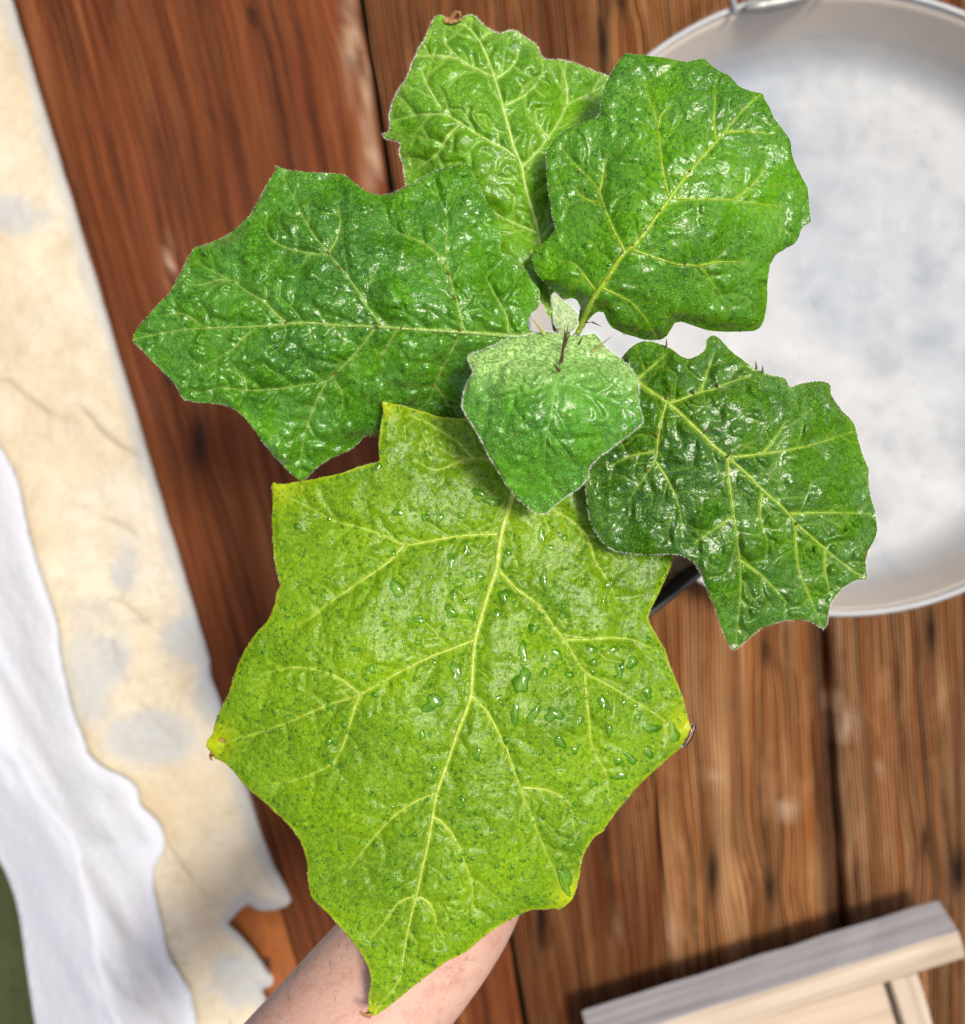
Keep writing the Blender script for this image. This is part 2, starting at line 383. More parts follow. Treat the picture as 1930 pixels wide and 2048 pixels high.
# ------------------------------------------------------------ white cloth
ct = [(-700, 700), (-200, 760), (-60, 800), (0, 890), (35, 960), (60, 1073), (85, 1158), (116, 1249), (123, 1316), (141, 1400), (149, 1430), (170, 1480), (176, 1505), (209, 1535), (243, 1550), (273, 1576), (280, 1610), (300, 1628), (316, 1645), (329, 1677), (325, 1707), (306, 1744), (310, 1789), (325, 1852), (336, 1908), (359, 1946), (381, 1983), (394, 2060), (400, 2400), (130, 2400), (70, 2048), (52, 1930), (38, 1830), (18, 1762), (-15, 1700), (-80, 1640), (-700, 1500)]
cp = crom(ct, 10, True); V2, F2, d2 = polygrid(cp, 7)
dx = (V2[:, 0]*.86-V2[:, 1]*.5); al = V2[:, 0]*.45+V2[:, 1]*.89
zz = .026 + .050*(1-np.exp(-(d2/120)**1.3)) + .015*np.sin(dx/85+al/420+.6)*(1-np.exp(-d2/70)) + .005*noise2(np.stack([dx*1.6, al*.45], 1), 70, 3, 2)*(1-np.exp(-d2/40))
cm = N('white_cotton'); cco = cm.co()
cm.set(Base_Color=cm.mix(cm.noise(cco, 30, 3), (.54, .57, .63), (.63, .63, .65)), Roughness=.9, Specular_IOR_Level=.2, Normal=cm.bump(cm.noise(cco, 160, 3), .0012, 1))
cm.b.inputs['Sheen Weight'].default_value = .3
cloth = mesh('white_cloth', Pn(V2[:, 0], V2[:, 1], zz), F2, cm.m)
tag(cloth, 'white cloth with a scalloped edge lying on the cream stone slab at lower left', 'cloth')
md = cloth.modifiers.new('thick', 'SOLIDIFY'); md.thickness = .0012; md.offset = -1

# ------------------------------------------------------------ aluminium basin
BX, BY = 725*SS*.782, 424*SS*.782
basin = tag(empty('metal_basin', (BX, BY, 0)), 'large round aluminium basin with scuffed pale grey inside on the deck', 'basin')
am = N('worn_aluminium'); ao = am.co()
n1 = am.noise(ao, 5, 6, .6, .4); n2 = am.noise(ao, 26, 4, .6, .3); n3 = am.noise(am.mapping(ao, (1, .35, 1), rot=(0, 0, .5)), 120, 3, .7)
c = am.mix(am.ramp(n1, [(.34, 0), (.52, 1)]), (.25, .285, .33), (.375, .385, .39))
c = am.mix(am.ramp(n2, [(.54, 0), (.70, .35)]), c, (.20, .235, .28))
c = am.mix(am.ramp(n3, [(.60, 0), (.75, .5)]), c, (.45, .455, .455))
spt = am.voro(ao, 48); 
c = am.mix(am.ramp(spt.outputs['Distance'], [(.04, .7), (.12, 0)]), c, (.25, .27, .30))
c = am.mix(am.math('MULTIPLY', am.attr('wall_reflection'), .75), c, (.74, .62, .49))  # tan reflection of the deck painted into the wall's colour
am.set(Base_Color=c, Metallic=.12, Roughness=am.ramp(n2, [(.3, .5), (.7, .62)]), Specular_IOR_Level=.35, Normal=am.bump(am.math('ADD', n2, am.math('MULTIPLY', n3, .4)), .0015, .5))
prof = [(0, .004), (.06, .004), (.12, .0045), (.17, .005), (.195, .006), (.208, .009), (.217, .0155), (.2235, .026), (.228, .042), (.2325, .062), (.2345, .070),
        (.2375, .070), (.2355, .060), (.231, .040), (.2265, .022), (.2205, .010), (.210, .001), (.0, .0008)]
seg = 144; v = []; f = []; wall_reflection = []
for r_, z_ in prof:
    for k in range(seg):
        a = 2*math.pi*k/seg
        v.append((BX+r_*math.cos(a), BY+r_*math.sin(a), z_ + (.0008*math.sin(2*a+1) if r_ > .1 else 0))); wall_reflection.append(min(1, max(0, (z_-.012)/.03)) if r_ > .2 else 0)
for i in range(len(prof)-1):
    for k in range(seg): f.append((i*seg+k, i*seg+(k+1) % seg, (i+1)*seg+(k+1) % seg, (i+1)*seg+k))
bowl = mesh('bowl', v, f, am.m, basin); fattr(bowl, 'wall_reflection', wall_reflection)
rp = [(BX+.237*math.cos(2*math.pi*k/seg), BY+.237*math.sin(2*math.pi*k/seg), .0715) for k in range(seg+1)]
al2 = simple('polished_aluminium', (.40, .41, .41), .5, .08, 60, .35)
vv, ff = tube_vf(rp, [.0024]*len(rp), 10); mesh('rim', vv, ff, al2, basin)
dk = simple('dull_metal', (.30, .30, .28), .45, .3, 120, .7)
for s_ in (1,):         # lug of the handle, mostly past the picture's top edge
    a0 = math.atan2(-(-20-600), (1560-1690)) if s_ == 1 else math.atan2(-(-20-600), (1560-1690))+math.pi
    n_ = Vector((math.cos(a0), math.sin(a0), 0)); t_ = Vector((-n_.y, n_.x, 0)); c0 = Vector((BX, BY, .0715))+n_*.2375
    lug = [c0 + t_*u_ + n_*w_ + Vector((0, 0, h_)) for u_, w_, h_ in ((-.028, -.006, .004), (-.010, -.0075, .0055), (.012, -.0075, .0055), (.028, -.006, .004))]
    vv, ff = tube_vf(lug, [.003, .0055, .0055, .003], 8); lo = mesh('handle_lug', vv, ff, dk, basin)
    pts = [c0 + t_*.036*math.cos(q_) - Vector((0, 0, .002)) + n_*(.004+.034*math.sin(q_)) + Vector((0, 0, .008)) for q_ in np.linspace(0, math.pi, 17)]
    pts = [pts[0]-n_*.014] + pts + [pts[-1]-n_*.014]
    vv, ff = tube_vf(pts, [.0022]*len(pts), 8); mesh('handle', vv, ff, al2, basin)

# ------------------------------------------------------------ pale wooden crate at lower right
def pale_wood(name, a, b, seed):
    s = N(name); u_ = s.uv(); m_ = s.mapping(u_, (3.0, 90, 1), (seed, seed, 0))
    c = s.mix(s.ramp(s.noise(m_, 1, 4, .6), [(.35, 0), (.65, 1)]), a, b)
    c = s.mix(s.ramp(s.noise(s.mapping(u_, (8, 16, 1)), 1, 4), [(.55, 0), (.75, .4)]), c, tuple(x*.7 for x in a))
    s.set(Base_Color=c, Roughness=.65, Specular_IOR_Level=.3, Normal=s.bump(s.noise(m_, 1, 4), .0007, 1)); return s.m
pw = pale_wood('pale_wood', (.38, .29, .20), (.60, .50, .39), 1); pw2 = pale_wood('shaded_side_wood', (.30, .285, .28), (.44, .425, .42), 5); pw3 = pale_wood('beige_plywood', (.44, .33, .23), (.56, .45, .34), 9)  # pw2 paints the shade on the rail's outer side as greyer wood
FZ = .032                     # raised on added low feet, so shaded deck shows as a dark strip
A = Vector(P(1163, 2019, FZ)); B = Vector(P(1877, 1797, FZ)); A.z = B.z = 0; e = (B-A).normalized(); g = Vector((e.y, -e.x, 0)); Lr = (B-A).length
crate = tag(empty('wooden_crate', A), 'pale wooden crate with plywood bottom standing on the deck at lower right', 'crate')
def beam(name, o0, ax, ay, lx, ly, lz, z0, mat, top=None, jit=.0006, slant=0):
    # subdivided box: lx along ax, ly along ay, lz up
    v = []; f = []; nx = 12
    for i in range(nx+1):
        t = i/nx
        for (b_, h_) in ((0, 0), (1, 0), (1, 1), (0, 1)):
            j = Vector((random.uniform(-1, 1), random.uniform(-1, 1), random.uniform(-1, 1)))*jit
            v.append(o0 + ax*lx*t + ay*(ly*b_+slant*(h_ if b_ == 0 else 1)) + Vector((0, 0, FZ*(name != 'added_foot')+z0+lz*h_)) + j)
    for i in range(nx):
        for k in range(4): f.append((i*4+k, i*4+(k+1) % 4, (i+1)*4+(k+1) % 4, (i+1)*4+k))
    f.append((3, 2, 1, 0)); f.append(tuple(nx*4+k for k in range(4)))
    o = mesh(name, v, f, mat, crate, smooth=False)
    if top:
        o.data.materials.append(top)
        for p_ in o.data.polygons:
            if p_.index < nx*4 and p_.index % 4 == 3: p_.material_index = 1
    uvl = o.data.uv_layers.new(name='UVMap')
    for lp in o.data.loops:
        c_ = o.data.vertices[lp.vertex_index].co - o0
        uvl.data[lp.index].uv = (c_.dot(ax), c_.dot(ay)+c_.z*1.1)
    bevel(o, .0012); return o
SL = .017; HC = .024; TH = .021  # SL leans the rail's outer side back so it catches more sun
for a_, b_ in ((.03, .002), (Lr-.10, .002), (.03, .240), (Lr-.10, .240)): beam('added_foot', A+e*a_+g*(b_+.03), e, g, .03, .03, FZ-.0005, .0, pw)
beam('rail', A, e, g, Lr, TH, HC, 0, pw, pw2, slant=SL)
A = A+g*SL
sd0 = A + e*(Lr-.062) + g*(TH+.0008)
beam('rail', sd0, g, e, .30, .022, HC-.002, 0.001, pw)
beam('rail', A + g*(TH+.0008) - e*0 , g, e, .30, .020, HC-.004, .001, pw)
beam('rail', A + g*(.30+TH+.002), e, g, Lr, TH, HC, 0, pw)
beam('bottom_panel', A + e*.0212 + g*(TH+.0012), e, g, Lr-.062-.0232, .2985, .008, .004, pw3, None, .0002)

# ------------------------------------------------------------ the plant
CX, CY = P(1216, 1028, .29)[:2]
plant = tag(empty('potted_plant', (CX, CY, .185)), 'young spiny plant with large lobed wet green leaves growing in a black pot', 'potted plant')

LV = {}
LV['lower'] = dict(
 out=cr(r4, [(683, 45), (720, 50), (760, 60), (830, 80), (880, 95), (940, 105), (1010, 108), (1100, 140), (1200, 200), (1350, 250), (1450, 300), (1510, 430), (1590, 520), (1680, 565), (1760, 590), (1775, 622), (1750, 690), (1720, 760), (1690, 820), (1680, 855), (1700, 900), (1740, 970), (1765, 1040), (1790, 1100), (1815, 1170), (1830, 1240), (1840, 1275)])
   + cr(r5, [(1838, 140), (1830, 160), (1800, 215), (1760, 250), (1700, 305), (1640, 360), (1590, 420), (1545, 475), (1510, 528), (1480, 550), (1450, 590), (1430, 640), (1420, 700), (1412, 740), (1400, 775), (1385, 795), (1345, 826), (1330, 818), (1300, 822), (1240, 825), (1180, 850), (1110, 890), (1050, 935), (990, 985), (920, 1020), (860, 1065), (800, 1110), (740, 1160), (700, 1190), (660, 1218), (635, 1222), (618, 1215), (634, 1196), (632, 1150), (640, 1090), (635, 1050), (600, 980), (560, 930), (500, 860), (460, 820), (420, 780), (405, 720), (400, 650), (385, 590), (350, 525), (300, 475), (240, 420), (180, 370), (110, 290), (70, 262), (42, 246), (36, 225), (24, 208), (30, 185), (48, 165), (60, 110), (90, 48)])
   + cr(r4, [(110, 1130), (130, 1060), (160, 990), (195, 930), (230, 890), (260, 850), (280, 800), (290, 750), (302, 735), (285, 680), (278, 620), (272, 560), (268, 480), (272, 400), (268, 355), (276, 343), (292, 352), (330, 350), (400, 338), (470, 325), (540, 310), (600, 285), (640, 275), (672, 268), (668, 220), (668, 190), (680, 120), (685, 70)]),
 mid=cr(r4, [(1200, 310), (1170, 390), (1155, 450), (1135, 510), (1120, 590), (1110, 670), (1080, 760), (1050, 860), (1030, 940), (1020, 1050), (1015, 1140)]) + cr(r5, [(995, 80), (960, 170), (920, 290), (885, 390), (870, 480), (850, 590), (825, 700), (810, 770), (785, 870), (765, 970), (748, 1080), (700, 1150), (655, 1205)]),
 sec=[cr(r4, [(1115, 540), (970, 547), (840, 570), (765, 580), (700, 550), (600, 515), (500, 490), (430, 450), (350, 410)]), cr(r4, [(765, 580), (710, 640), (640, 690), (560, 745), (480, 800), (420, 850), (350, 890)]),
      cr(r4, [(1030, 935), (940, 970), (860, 1000), (740, 1060), (600, 1140), (480, 1180), (340, 1240), (200, 1290), (60, 1330)]), cr(r4, [(600, 1140), (520, 1080), (420, 1045), (340, 1040), (250, 1060)]),
      cr(r4, [(600, 1135), (570, 1220), (540, 1320)]) + cr(r5, [(500, 270), (430, 310), (350, 340), (280, 350)]),
      cr(r4, [(1115, 670), (1180, 740), (1260, 800), (1320, 880), (1380, 960), (1440, 1055), (1520, 1100), (1620, 1160), (1700, 1210), (1805, 1280)]), cr(r4, [(1370, 935), (1450, 935), (1530, 928), (1620, 935), (1700, 975)]),
      cr(r4, [(1440, 1060), (1445, 1140), (1455, 1230), (1465, 1320)]) + cr(r5, [(1480, 240), (1520, 310), (1530, 400)]),
      cr(r4, [(1016, 1145), (1070, 1200), (1110, 1270), (1140, 1335)]) + cr(r5, [(1145, 210), (1170, 290), (1200, 370), (1240, 470), (1280, 570), (1310, 640), (1350, 720)]),
      cr(r4, [(1190, 340), (1310, 440), (1390, 490), (1450, 550), (1480, 640), (1530, 720), (1560, 790)]), cr(r4, [(1450, 545), (1560, 560), (1660, 610)]),
      cr(r4, [(1190, 330), (1080, 262), (990, 262), (880, 300), (800, 260)]), cr(r4, [(1030, 262), (960, 190), (880, 140), (780, 90)]),
      cr(r5, [(885, 385), (820, 410), (740, 460), (670, 530), (620, 590), (560, 670)]), cr(r5, [(868, 475), (900, 490), (950, 550), (990, 640), (1020, 740), (1020, 820)]),
      cr(r5, [(810, 770), (860, 800), (890, 880), (910, 930)]), cr(r5, [(812, 765), (740, 800), (690, 870), (640, 930)]), cr(r5, [(1205, 365), (1300, 375), (1380, 420), (1400, 520)]),
      ],
 z=[(757, 805, .414), (860, 840, .407), (1020, 960, .405), (960, 1230, .409), (670, 960, .408), (545, 965, .401), (560, 1200, .407), (415, 1490, .393), (950, 1500, .415), (735, 2030, .398), (1385, 1480, .396), (1345, 1115, .403), (1295, 1240, .404), (1125, 1815, .398), (700, 1300, .416), (620, 1700, .402), (1200, 1400, .413), (820, 1750, .410)],
 mw=(6.6, 1.8), sw=(3.6, 1.3), puck=.0015, blist=.0009, seed=11)
LV['left'] = dict(
 out=cr(r1, [(726, 64), (745, 72), (800, 85), (900, 95), (1015, 102), (1060, 135), (1110, 172), (1170, 188), (1230, 172), (1275, 150), (1330, 118), (1400, 85), (1470, 68)]) + cr(rq, [(150, 155), (300, 150), (345, 250), (380, 330), (440, 470), (500, 570), (560, 650), (600, 760), (602, 900), (600, 1000), (650, 1035), (700, 1055), (760, 1100), (840, 1180), (920, 1300), (980, 1380), (995, 1460), (980, 1560), (910, 1620), (880, 1690), (875, 1760), (920, 1815), (1000, 1850), (1080, 1900), (1020, 1960)])
   + [(1000, 715), (968, 740), (962, 780), (950, 820), (930, 855), (895, 880), (830, 890), (770, 880)] + cr(r1, [(1160, 1196), (1100, 1193), (1080, 1215), (1040, 1250), (960, 1285), (900, 1325), (860, 1365), (830, 1377), (812, 1362), (780, 1330), (720, 1270), (680, 1220), (640, 1160), (600, 1110), (560, 1080), (520, 1062), (460, 1055), (400, 1050), (355, 1040), (335, 1020), (320, 985), (295, 955), (260, 920), (210, 870), (160, 820), (133, 790), (140, 770), (170, 725), (230, 655), (290, 590), (340, 505), (365, 450), (400, 406), (450, 390), (500, 370), (545, 345), (590, 305), (635, 255), (670, 190), (690, 150), (720, 100), (734, 80)]),
 mid=[(1095, 672), (1060, 668)] + cr(r1, [(1740, 775), (1660, 770), (1500, 757), (1380, 750), (1250, 742), (1160, 735), (1000, 730), (870, 720), (780, 722), (700, 732), (560, 738), (430, 742), (300, 755), (200, 775), (140, 788)]),
 sec=[cr(r1, [(1520, 755), (1505, 720), (1490, 650), (1475, 600), (1450, 510), (1440, 400), (1445, 290), (1420, 220), (1395, 150)]), cr(r1, [(1450, 510), (1400, 430), (1330, 380), (1250, 350), (1190, 300)]),
      cr(r1, [(1168, 728), (1110, 650), (1075, 590), (1000, 490), (950, 430), (880, 340), (830, 250), (800, 190), (760, 110)]), cr(r1, [(955, 435), (900, 435), (800, 415), (720, 380), (690, 330), (700, 250)]), cr(r1, [(950, 430), (985, 370), (1000, 300), (990, 230)]),
      cr(r1, [(780, 722), (740, 690), (680, 630), (610, 590), (560, 550), (500, 520), (440, 490), (390, 440)]), cr(r1, [(560, 550), (500, 540), (430, 560), (370, 560)]), cr(r1, [(430, 742), (380, 700), (330, 680), (260, 690)]),
      cr(r1, [(1150, 735), (1100, 800), (1050, 860), (980, 930), (940, 965), (860, 975), (740, 995), (610, 1000), (500, 990), (400, 1015)]), cr(r1, [(940, 965), (900, 1050), (860, 1150), (840, 1250), (830, 1350)]),
      cr(r1, [(1500, 765), (1460, 840), (1420, 920), (1390, 980), (1370, 1040), (1300, 1100)]), cr(r1, [(1390, 980), (1440, 1040), (1460, 1100)]), cr(r1, [(640, 740), (590, 790), (540, 840), (480, 870), (420, 910)]),
      cr(r1, [(610, 1000), (600, 950), (560, 910)]), cr(r1, [(975, 960), (1010, 1020), (1000, 1100)]), cr(r1, [(1240, 740), (1180, 850), (1170, 950)]), cr(r1, [(1700, 760), (1690, 690), (1640, 600), (1600, 520)])],
 z=[(1085, 672, .424), (920, 655, .433), (750, 650, .431), (500, 655, .420), (268, 680, .398), (555, 340, .404), (760, 385, .416), (910, 335, .411), (1068, 590, .417), (1000, 470, .417), (600, 955, .390), (780, 790, .409), (757, 862, .392), (925, 750, .410), (850, 860, .391), (440, 830, .403), (390, 500, .405)],
 mw=(5.0, 1.4), sw=(3.0, 1.0), puck=.0021, blist=.0034, seed=21)
LV['top'] = dict(
 out=cr(r2, [(337, 90), (322, 82), (305, 66), (285, 61), (270, 72), (255, 100), (235, 150), (205, 200), (180, 260), (150, 330), (110, 390), (90, 440), (80, 490), (83, 535), (70, 555), (48, 557), (62, 574), (95, 580), (125, 592), (122, 630), (140, 700), (150, 775), (170, 850), (250, 930), (350, 1000), (450, 1060), (560, 1110), (640, 1170), (690, 1240)]) + cr(rq, [(1000, 1500), (1020, 1530), (1060, 1620), (1110, 1690), (1180, 1770), (1240, 1750), (1260, 1650), (1240, 1500), (1300, 1300)])
   + cr(r2, [(880, 1000), (920, 800), (980, 600), (1010, 420), (1010, 325), (985, 315), (920, 290), (860, 265), (800, 250), (740, 250), (715, 235), (698, 194), (650, 160), (610, 130), (580, 127), (550, 138), (510, 130), (470, 100), (440, 68), (418, 60), (400, 66), (370, 86)]),
 mid=[(1110, 640), (1098, 570)] + cr(r2, [(708, 1010), (690, 920), (660, 830), (640, 750), (630, 690), (600, 620), (570, 510), (540, 400), (510, 300), (470, 200), (440, 150), (400, 110), (350, 92)]),
 sec=[cr(r2, [(630, 700), (680, 650), (740, 575), (790, 500), (820, 440), (870, 410), (930, 380), (990, 345)]), cr(r2, [(820, 440), (820, 370), (805, 300), (795, 268)]),
      cr(r2, [(610, 660), (560, 620), (500, 590), (440, 555), (380, 515), (320, 480), (260, 475), (190, 480), (110, 500)]),
      cr(r2b, [(745, 470), (640, 420), (560, 370), (500, 310), (470, 270), (460, 180)]), cr(r2b, [(560, 370), (450, 350), (350, 350), (290, 350)]), cr(r2b, [(440, 680), (400, 610), (350, 520), (325, 440), (350, 400)]), cr(r2b, [(790, 490), (860, 440), (910, 380), (935, 315)]),
      cr(r2, [(692, 968), (600, 930), (540, 900), (480, 870), (400, 880)]), cr(r2, [(715, 990), (760, 935), (830, 900)]), cr(r2b, [(700, 245), (730, 210), (760, 205)]),
      cr(r2, [(380, 515), (330, 560), (280, 640), (200, 700)]), cr(r2, [(560, 440), (640, 400), (700, 340)]), cr(r2, [(740, 575), (700, 520), (690, 470)])],
 z=[(880, 35, .398), (765, 268, .393), (1030, 340, .411), (1079, 487, .408), (1200, 160, .392), (830, 370, .392), (940, 500, .398), (1110, 600, .404), (960, 200, .410), (860, 250, .407), (1100, 240, .404), (1100, 420, .400)],
 mw=(4.6, 1.8), sw=(3.0, 1.3), puck=.0022, blist=.0014, seed=31)
LV['upper'] = dict(
 out=cr(r2, [(1065, 220), (1100, 228), (1180, 232), (1250, 245), (1320, 258), (1350, 250), (1395, 246), (1412, 264), (1450, 290), (1500, 320), (1540, 360), (1590, 380), (1636, 389), (1642, 412), (1665, 450), (1680, 490), (1710, 525), (1740, 570), (1752, 600), (1755, 640), (1775, 690), (1800, 740), (1820, 780), (1828, 830), (1832, 900), (1833, 926), (1805, 940), (1790, 970), (1770, 1010), (1720, 1040), (1690, 1060), (1665, 1105), (1660, 1135), (1655, 1180), (1652, 1270), (1640, 1330), (1620, 1365), (1590, 1378), (1500, 1382), (1430, 1378), (1380, 1368), (1330, 1350), (1290, 1340), (1270, 1345), (1250, 1375), (1220, 1410), (1160, 1417), (1110, 1405), (1060, 1390), (1010, 1365), (985, 1330), (973, 1300), (950, 1296), (925, 1315), (900, 1345), (885, 1372), (862, 1372)])
   + cr(r6, [(1085, 760), (1110, 620), (1120, 500), (1080, 400), (1020, 350), (950, 345), (880, 365), (800, 310), (730, 260), (650, 220), (570, 165), (500, 100), (430, 0)]) + cr(rq, [(1020, 1310), (960, 1220), (920, 1140), (918, 1060), (950, 1000), (1000, 950), (1060, 890), (1110, 850), (1148, 800), (1140, 740), (1112, 640), (1100, 540), (1080, 440), (1065, 300), (1060, 150)])
   + cr(r2, [(735, 640), (760, 590), (800, 550), (870, 515), (940, 490), (960, 460), (962, 420), (980, 350), (1010, 290), (1040, 245)]),
 mid=cr(r2, [(860, 1400), (895, 1310), (930, 1240), (980, 1170), (1030, 1090), (1060, 1050), (1100, 1020), (1150, 960), (1200, 890), (1245, 830), (1310, 740), (1370, 670), (1440, 590), (1500, 520), (1560, 450), (1625, 395)]),
 sec=[cr(r2, [(1245, 822), (1220, 720), (1205, 600), (1200, 530), (1180, 460), (1150, 390), (1140, 320)]), cr(r2, [(1200, 525), (1210, 480), (1250, 440)]), cr(r2, [(1255, 825), (1380, 828), (1500, 832), (1600, 845), (1720, 860)]), cr(r2, [(1520, 830), (1590, 770), (1650, 700)]),
      cr(r2, [(1060, 1045), (1020, 970), (980, 880), (950, 790), (900, 730), (850, 680), (790, 610)]), cr(r2, [(955, 795), (970, 720), (985, 650)]), cr(r2, [(950, 845), (900, 830), (860, 800)]),
      cr(r2, [(1095, 1040), (1180, 1070), (1280, 1100), (1370, 1110), (1420, 1170), (1480, 1260)]), cr(r2, [(940, 1210), (900, 1160), (850, 1100), (780, 1080)]), cr(r2, [(960, 1195), (1080, 1255), (1150, 1330), (1190, 1400)]),
      cr(r2, [(1440, 590), (1430, 500), (1440, 380)]), cr(r2, [(1480, 550), (1580, 545), (1680, 560)]), cr(r2, [(1370, 1105), (1450, 1090), (1560, 1090)])],
 z=[(1155, 655, .418), (1260, 490, .440), (1400, 330, .442), (1505, 210, .434), (1105, 300, .427), (1090, 520, .424), (1610, 440, .424), (1520, 650, .414), (1320, 672, .414), (1250, 120, .430), (1400, 500, .440), (1180, 400, .432), (1200, 580, .432), (1530, 560, .420)],
 mw=(6.0, 1.3), sw=(3.0, 1.0), puck=.0010, blist=.0014, seed=41)
LV['right'] = dict(
 out=cr(r3, [(715, 238), (740, 210), (780, 180), (830, 170), (880, 185), (930, 210), (965, 235), (1000, 245), (1040, 225), (1065, 200), (1070, 160), (1090, 148), (1115, 155), (1150, 190), (1180, 220), (1220, 250), (1260, 280), (1300, 300), (1350, 315), (1395, 325), (1415, 362), (1450, 350), (1500, 340), (1545, 337), (1582, 350), (1585, 390), (1610, 430), (1640, 470), (1672, 498), (1690, 540), (1705, 600), (1720, 650), (1742, 700), (1742, 760), (1750, 820), (1770, 880), (1778, 960), (1760, 1010), (1740, 1040), (1730, 1100), (1737, 1152), (1730, 1162), (1690, 1165), (1640, 1195), (1600, 1240), (1580, 1275), (1575, 1320), (1565, 1360), (1552, 1370), (1510, 1340), (1450, 1332), (1390, 1335), (1320, 1355), (1270, 1385), (1220, 1430), (1184, 1458), (1165, 1440), (1140, 1385), (1115, 1320), (1090, 1250), (1060, 1180), (1040, 1130), (1010, 1085), (970, 1065), (930, 1058), (860, 1060), (780, 1058), (720, 1050), (670, 1035), (630, 1000), (600, 950), (580, 900), (572, 840), (565, 770), (580, 720), (610, 670), (620, 560), (600, 450), (620, 350), (680, 270)]),
 mid=cr(r3, [(560, 180), (650, 260), (775, 340), (840, 385), (900, 425), (960, 475), (1050, 560), (1100, 610), (1155, 655), (1230, 720), (1310, 800), (1380, 860), (1440, 930), (1520, 1000), (1600, 1070), (1680, 1130), (1728, 1155)]),
 sec=[cr(r3, [(900, 428), (880, 500), (865, 580), (855, 670), (820, 720), (780, 780), (740, 840)]), cr(r3, [(857, 675), (900, 740), (940, 820), (960, 900), (970, 980)]), cr(r3, [(905, 430), (960, 415), (1020, 390), (1100, 370), (1160, 345), (1250, 315)]),
      cr(r3, [(1155, 655), (1260, 645), (1370, 630), (1480, 610), (1580, 580), (1685, 545)]), cr(r3, [(1155, 655), (1160, 740), (1175, 850), (1190, 960), (1205, 1080), (1210, 1200), (1190, 1430)]),
      cr(r3, [(1415, 890), (1500, 885), (1600, 885), (1750, 890)]), cr(r3, [(1438, 930), (1440, 1030), (1450, 1120), (1490, 1220), (1545, 1355)]), cr(r3, [(780, 330), (850, 270), (900, 225)]), cr(r3, [(860, 630), (750, 650), (670, 690)]),
      cr(r3, [(1300, 640), (1350, 580), (1400, 500)]), cr(r3, [(1040, 385), (1070, 300), (1100, 220)]), cr(r3, [(1300, 795), (1290, 900), (1320, 1000)]), cr(r3, [(1200, 1080), (1300, 1150), (1400, 1260)]), cr(r3, [(1180, 900), (1090, 960), (1020, 1010)]), cr(r3, [(1560, 1035), (1560, 1120), (1580, 1220)])],
 z=[(1235, 705, .424), (1333, 803, .434), (1460, 920, .436), (1732, 1155, .404), (1467, 1298, .406), (1178, 965, .421), (1250, 1100, .419), (1425, 675, .421), (1655, 765, .416), (1752, 1050, .406), (1300, 685, .421), (1645, 1255, .404), (1560, 770, .432), (1380, 1130, .425)],
 mw=(4.6, 1.2), sw=(2.8, 1.0), puck=.0014, blist=.0030, seed=51)
LV['young'] = dict(
 out=cr(r3, [(73, 245), (80, 230), (140, 205), (200, 180), (250, 155), (310, 150), (380, 132), (450, 138), (520, 150), (600, 140), (625, 165), (650, 200), (700, 235), (740, 270), (770, 310), (785, 360), (785, 420), (800, 480), (805, 500), (780, 530), (720, 580), (660, 625), (610, 665), (580, 700), (575, 740), (540, 780), (480, 820), (430, 860), (400, 886), (365, 888), (330, 865), (280, 820), (240, 770), (210, 720), (170, 660), (140, 600), (110, 545), (75, 490), (52, 450), (55, 400), (75, 340), (97, 300), (85, 270)]),
 mid=cr(r3, [(485, 140), (470, 200), (455, 290), (440, 350), (430, 420), (410, 520), (395, 600), (390, 700), (390, 800), (380, 880)]),
 sec=[cr(r3, [(445, 330), (360, 370), (250, 400), (130, 450)]), cr(r3, [(440, 350), (520, 360), (620, 400), (740, 430)]), cr(r3, [(400, 560), (340, 640), (290, 710), (250, 760)]), cr(r3, [(405, 545), (470, 620), (520, 700), (540, 760)]), cr(r3, [(460, 270), (360, 250), (200, 230)]), cr(r3, [(460, 270), (560, 240), (690, 260)]), cr(r3, [(392, 740), (350, 780), (320, 830)]), cr(r3, [(392, 740), (430, 780), (460, 820)])],
 z=[(940, 715, .441), (1095, 664, .436), (1190, 670, .436), (1095, 740, .458), (940, 745, .450), (1255, 745, .449), (926, 820, .449), (1280, 835, .450), (1085, 1022, .430), (1090, 860, .462), (980, 920, .446), (1200, 920, .446)],
 mw=(2.4, .9), sw=(1.9, .8), puck=.0018, blist=.0018, seed=61)
LV['bud'] = dict(
 out=cr(r6, [(612, 262), (660, 262), (720, 310), (800, 370), (880, 430), (960, 500), (1040, 570), (1095, 640), (1062, 720), (1085, 830), (1050, 900), (960, 965), (930, 1080), (850, 1090), (780, 1000), (700, 900), (650, 780), (635, 600), (612, 500), (600, 400)]),
 mid=cr(r6, [(870, 1060), (850, 900), (790, 600), (700, 400), (630, 275)]), sec=[cr(r6, [(840, 850), (930, 740), (1030, 650)]), cr(r6, [(800, 640), (720, 600), (650, 560)])],
 z=[(1106, 590, .441), (1135, 668, .4345), (1155, 640, .437), (1108, 640, .4385), (1150, 628, .4385)],
 mw=(1.6, .7), sw=(.9, .5), puck=.0002, blist=.0001, seed=71)

